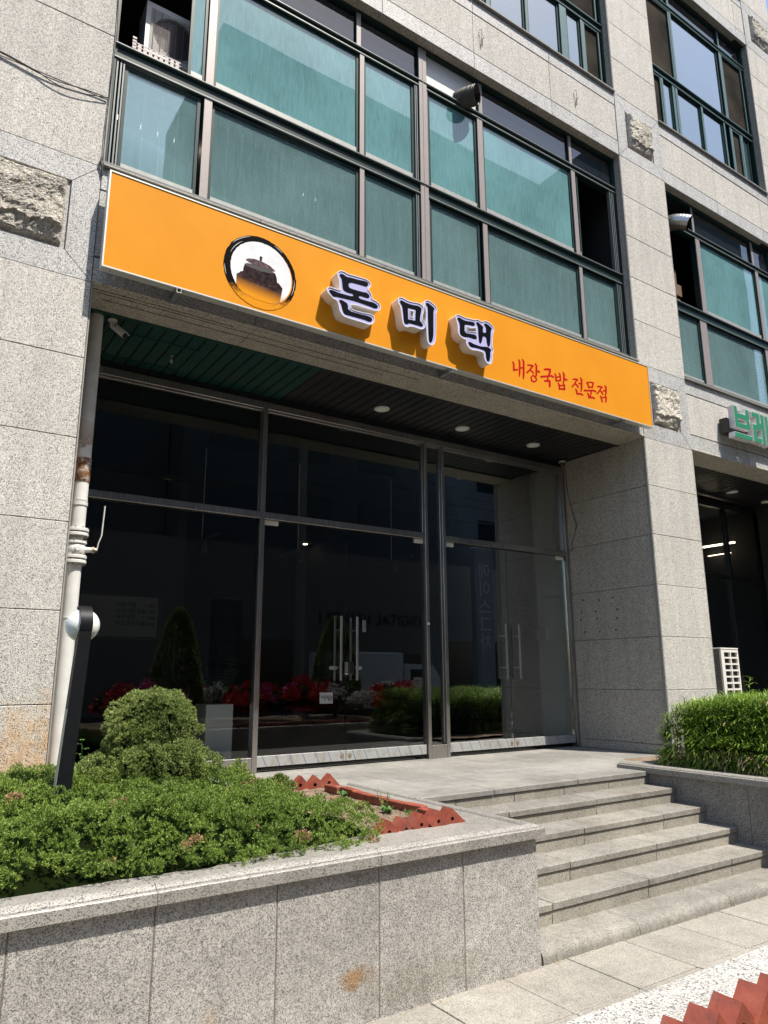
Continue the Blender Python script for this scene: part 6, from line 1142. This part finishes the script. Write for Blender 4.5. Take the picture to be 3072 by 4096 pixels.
# ================================================================ ACROSS THE PLAZA (seen only as reflections in the glass)
for k, (x, y, r_, top) in enumerate(((4.9, -.8, .55, 1.38), (8.7, -.9, .62, 1.36))):
    t = thing('conical_tree', ['clipped conical evergreen mirrored in the left pane', 'clipped conical evergreen mirrored in the middle doors'][k], 'tree', (x, y, -.93), 'conical evergreens mirrored in the glass')
    C = []; Nn = []
    for q in range(5200):
        z = g.uniform(0, 1)**1.25; a = g.uniform(0, 6.28); rr = r_*1.12*(1-z)**.52*(.9+.15*noise.noise((math.cos(a)*3, math.sin(a)*3, z*9))); C.append((x+rr*math.cos(a), y+rr*math.sin(a), -.75+(top+.75)*z)); Nn.append((math.cos(a), math.sin(a), .35))
    V, F = tufts(np.array(C), np.array(Nn), .06, .022, 4, .5, 90+k); mesh_np('crown', V, F, 'conifer_leaf', t)
    MB().tube([(x, y, -.93), (x, y, top-.3)], [.05, .02], 8).build('trunk', 'twig', t)
cols = ['red', 'pink', 'red', 'red', 'white', 'red', 'pink', 'red']
az = [(3.4, .5), (4.0, .9), (5.8, .6), (6.4, .1), (6.9, .8), (7.4, .2), (9.3, .3), (8.9, .9), (8.2, .6), (3.9, -.3), (5.9, -.7), (7.1, -.8), (6.2, -1.4), (9.0, -1.5)]
cl = ['red', 'pink', 'red', 'pink', 'red', 'red', 'white', 'red', 'white', 'red', 'white', 'red', 'red', 'pink']
side = ['left of the first cone tree', 'between the two cone trees, nearest the glass', 'right of the second cone tree', 'far back in the bed']
def azlab(k, x, y):
    col = cl[k]; pos = ('behind the lamp post' if x < 3.7 else 'beside the first cone tree' if x < 4.5 else 'past the first cone tree' if x < 6 else 'midway between the cone trees' if x < 6.6 else 'just before the second cone tree' if x < 7.2 else 'next to the second cone tree' if x < 8 else 'under the white truck' if x < 8.6 else 'below the truck cab' if x < 9.2 else 'beside the bamboo grass'); row = 'front' if y > .7 else 'middle' if y > 0 else 'rear' if y > -1 else 'rearmost'
    return f'{col} azalea bush of the {row} row {pos} in the reflection'
for k, ((x, y), c) in enumerate(zip(az, cl)):
    t = thing('azalea_bush', azlab(k, x, y), 'flowering shrub', (x, y, -.92), f'{c} azaleas mirrored in the glass'); r_ = .36
    gg = np.random.default_rng(200+k); d = gg.normal(0, 1, (900, 3)); d[:, 2] = np.abs(d[:, 2]); d /= np.linalg.norm(d, axis=1, keepdims=True); c0 = np.array([x, y, -.48]); sub_ = gg.normal(0, 1, (9, 3))*np.array([.26, .26, .10]); c0 = np.array([x, y, -.50]); P = c0+sub_[gg.integers(0, 9, 900)]+d*np.array([.17, .17, .22])*gg.uniform(.6, 1.2, (900, 1))
    V, F = tufts(P, d, .05, .05, 2, .9, 300+k); mesh_np('blossom', V, F, 'azalea_'+c, t)
    P = c0-np.array([0, 0, .06])+d*np.array([r_*.95, r_*.95, .36])*gg.uniform(.6, 1, (900, 1)); V, F = tufts(P, d, .05, .03, 2, .8, 400+k); mesh_np('foliage', V, F, 'azalea_leaf', t)
op = thing('opposite_building', 'tall grey building across the plaza mirrored in the upper window panes', 'building', (22, -24, ZG))
MB().box(10.9, 34.8, -30, -20, ZG-.02, 34.5).box(34.8, 50, -32, -14, ZG-.02, 34.5).build('wall', 'opposite_stone', op)
MB().box(1.5, 34.79, -19.995, -19.4, ZG-.02, 6.5).build('podium', 'opposite_band', op)
MB().box(-24, 10.8, -34, -22, ZG-.02, 20).build('sky_mask_block', 'opposite_stone', op)  # added block, widened to keep bright sky out of the shopfront reflections
for r_ in range(8):
    for c_ in range(5):
        x = 12.2+c_*4.5; z = 8.2+r_*3.4; MB().box(x, x+2.6, -20.0, -19.96, z, z+1.5).build('window', 'opposite_window', op)
MB().box(14, 17.5, -19.4, -19.37, ZG, 1.8).box(19, 25, -19.4, -19.37, ZG, 1.2).box(27, 32, -19.4, -19.37, ZG, 2).build('shop_window', 'opposite_window', op)
text('DIGITAL VALLEY I', 21.75, 3.0, .85, -19.36, 'ink', op, flip=True)
for k, (x, z0, z1, y, body) in enumerate(((7.6, -1.6, 2.1, -5, 'e\n스\n페\n이\n스'), (17.0, -.4, 4.4, -5, '에\n이\n스\n그\n차'))):
    t = thing('pylon_sign', ['narrow dark blue pylon sign with white letters mirrored in the left pane', 'dark pylon sign with large white letters mirrored in the right doors'][k], 'sign', (x, y, ZG))
    MB().cbox(x-.42, x+.42, y-.12, y+.12, ZG, z1, .01).build('sign_box', 'opposite_stone', t); text(body, x, (z0+z1)/2+.3, .62, y+.125, 'ink_pale', t, flip=True)
po = thing('utility_pole', 'grey utility pole with drooping wires mirrored in the middle doors', 'pole', (9.6, -4.5, ZG))
MB().tube([(9.6, -4.5, ZG), (9.6, -4.5, 8)], [.17, .12], 14).build('pole_shaft', 'sealant', po)
wr = MB()
for z, s_ in ((6.2, .5), (6.6, .6), (5.6, .4), (7.3, .5)):
    wr.tube([(9.6+(x_-.5)*44, -4.5-.5*z*.05, z-s_*4*x_*(1-x_)) for x_ in [q/20 for q in range(21)]], .018, 5)
wr.build('overhead_wire', 'cable', po)
tk = thing('parked_truck', 'small white box truck mirrored in the right half of the middle doors', 'truck', (13.2, -6.5, ZG))
tx = 11.4
MB().cbox(tx, tx+2.7, -7.3, -5.7, -1.0, .75, .05).build('cargo_box', 'white_paint', tk)
MB().prism([[(tx+2.75, -1.25), (tx+4.45, -1.25), (tx+4.5, -.45), (tx+3.95, .35), (tx+2.75, .40)]], -7.25, -5.75).build('cab', 'white_paint', tk)
MB().prism([[(tx+3.0, -.35), (tx+3.75, -.35), (tx+3.6, .2), (tx+3.0, .22)]], -5.75, -5.73).build('side_window', 'black_plastic', tk)
for x in (tx+.7, tx+3.6):
    for yy in (-7.1, -5.9):
        wl = MB().cyl((x, yy, ZG+.33), .33, .2, 24, 'y').build('wheel', 'black_plastic', tk); MB().cyl((x, yy, ZG+.33), .17, .22, 16, 'y').build('rim', 'galvanised', wl)
MB().box(tx, tx+4.3, -7.1, -5.9, -1.3, -1.0).build('chassis', 'black_plastic', tk)

pn = thing('cloud_pine', 'clipped pine with a rounded green crown mirrored in the neighbouring shop glass', 'tree', (18.9, 3, ZG))
cc, nn_, rr_ = [], [], []
for k in range(46):
    a = g.uniform(0, math.pi); q = g.uniform(.7, 1); cc.append(np.array([18.9+.95*q*math.cos(a), 3+g.uniform(-.5, .5), .85+.6*q*math.sin(a)])); nn_.append(np.array([0, 0, 1.])); rr_.append(.14)
a, b = clumps(cc, nn_, rr_, 22, 501); V, F = tufts(a, b, .07, .02, 5, .6, 502); mesh_np('crown', V, F, 'conifer_leaf', pn); MB().tube([(18.9, 3, ZG), (18.8, 3, .2), (19, 3, 1)], [.07, .05, .03], 8).build('trunk', 'twig', pn)
# crumbs of dry leaf and little grass blades in the joints
V, F = [], []
for k in range(150):
    t_ = g.uniform()
    if t_ < .55: x, y, z = g.uniform(3.4, 6.3), 3.405-abs(g.normal(0, .012)), ZG+.003
    elif t_ < .8: x, y, z = g.uniform(1.4, 3.4), 3.395-abs(g.normal(0, .015)), ZG+.003
    else: x, y, z = g.uniform(3.5, 6.3), 3.69-abs(g.normal(0, .008)), -1.583
    leafblade(V, F, (x, y, z), (g.normal(), g.normal()*.4, g.uniform(0, .35)), g.uniform(.008, .03), g.uniform(.003, .009), .2, 2)
tag(MB().add(V, F).build('leaf_litter', 'bamboo_dry'), 'dry leaf crumbs caught along the foot of the steps and planter', 'leaf litter', kind='stuff')
V, F = [], []
for k in range(26):
    c_ = g.choice([3.46, 3.9, 4.7, 5.3]); x, y, z = (c_+g.normal(0, .03), 3.405, ZG) if k % 2 else (g.choice([4.4, 5.2])+g.normal(0, .03), 3.70, -1.585)
    leafblade(V, F, (x, y, z), (g.normal()*.5, -.3, 1), g.uniform(.015, .035), .003, .4, 2)
tag(MB().add(V, F).build('joint_grass', 'weed_leaf'), 'tiny grass blades sprouting from the joints of the lowest step', 'grass', kind='stuff')
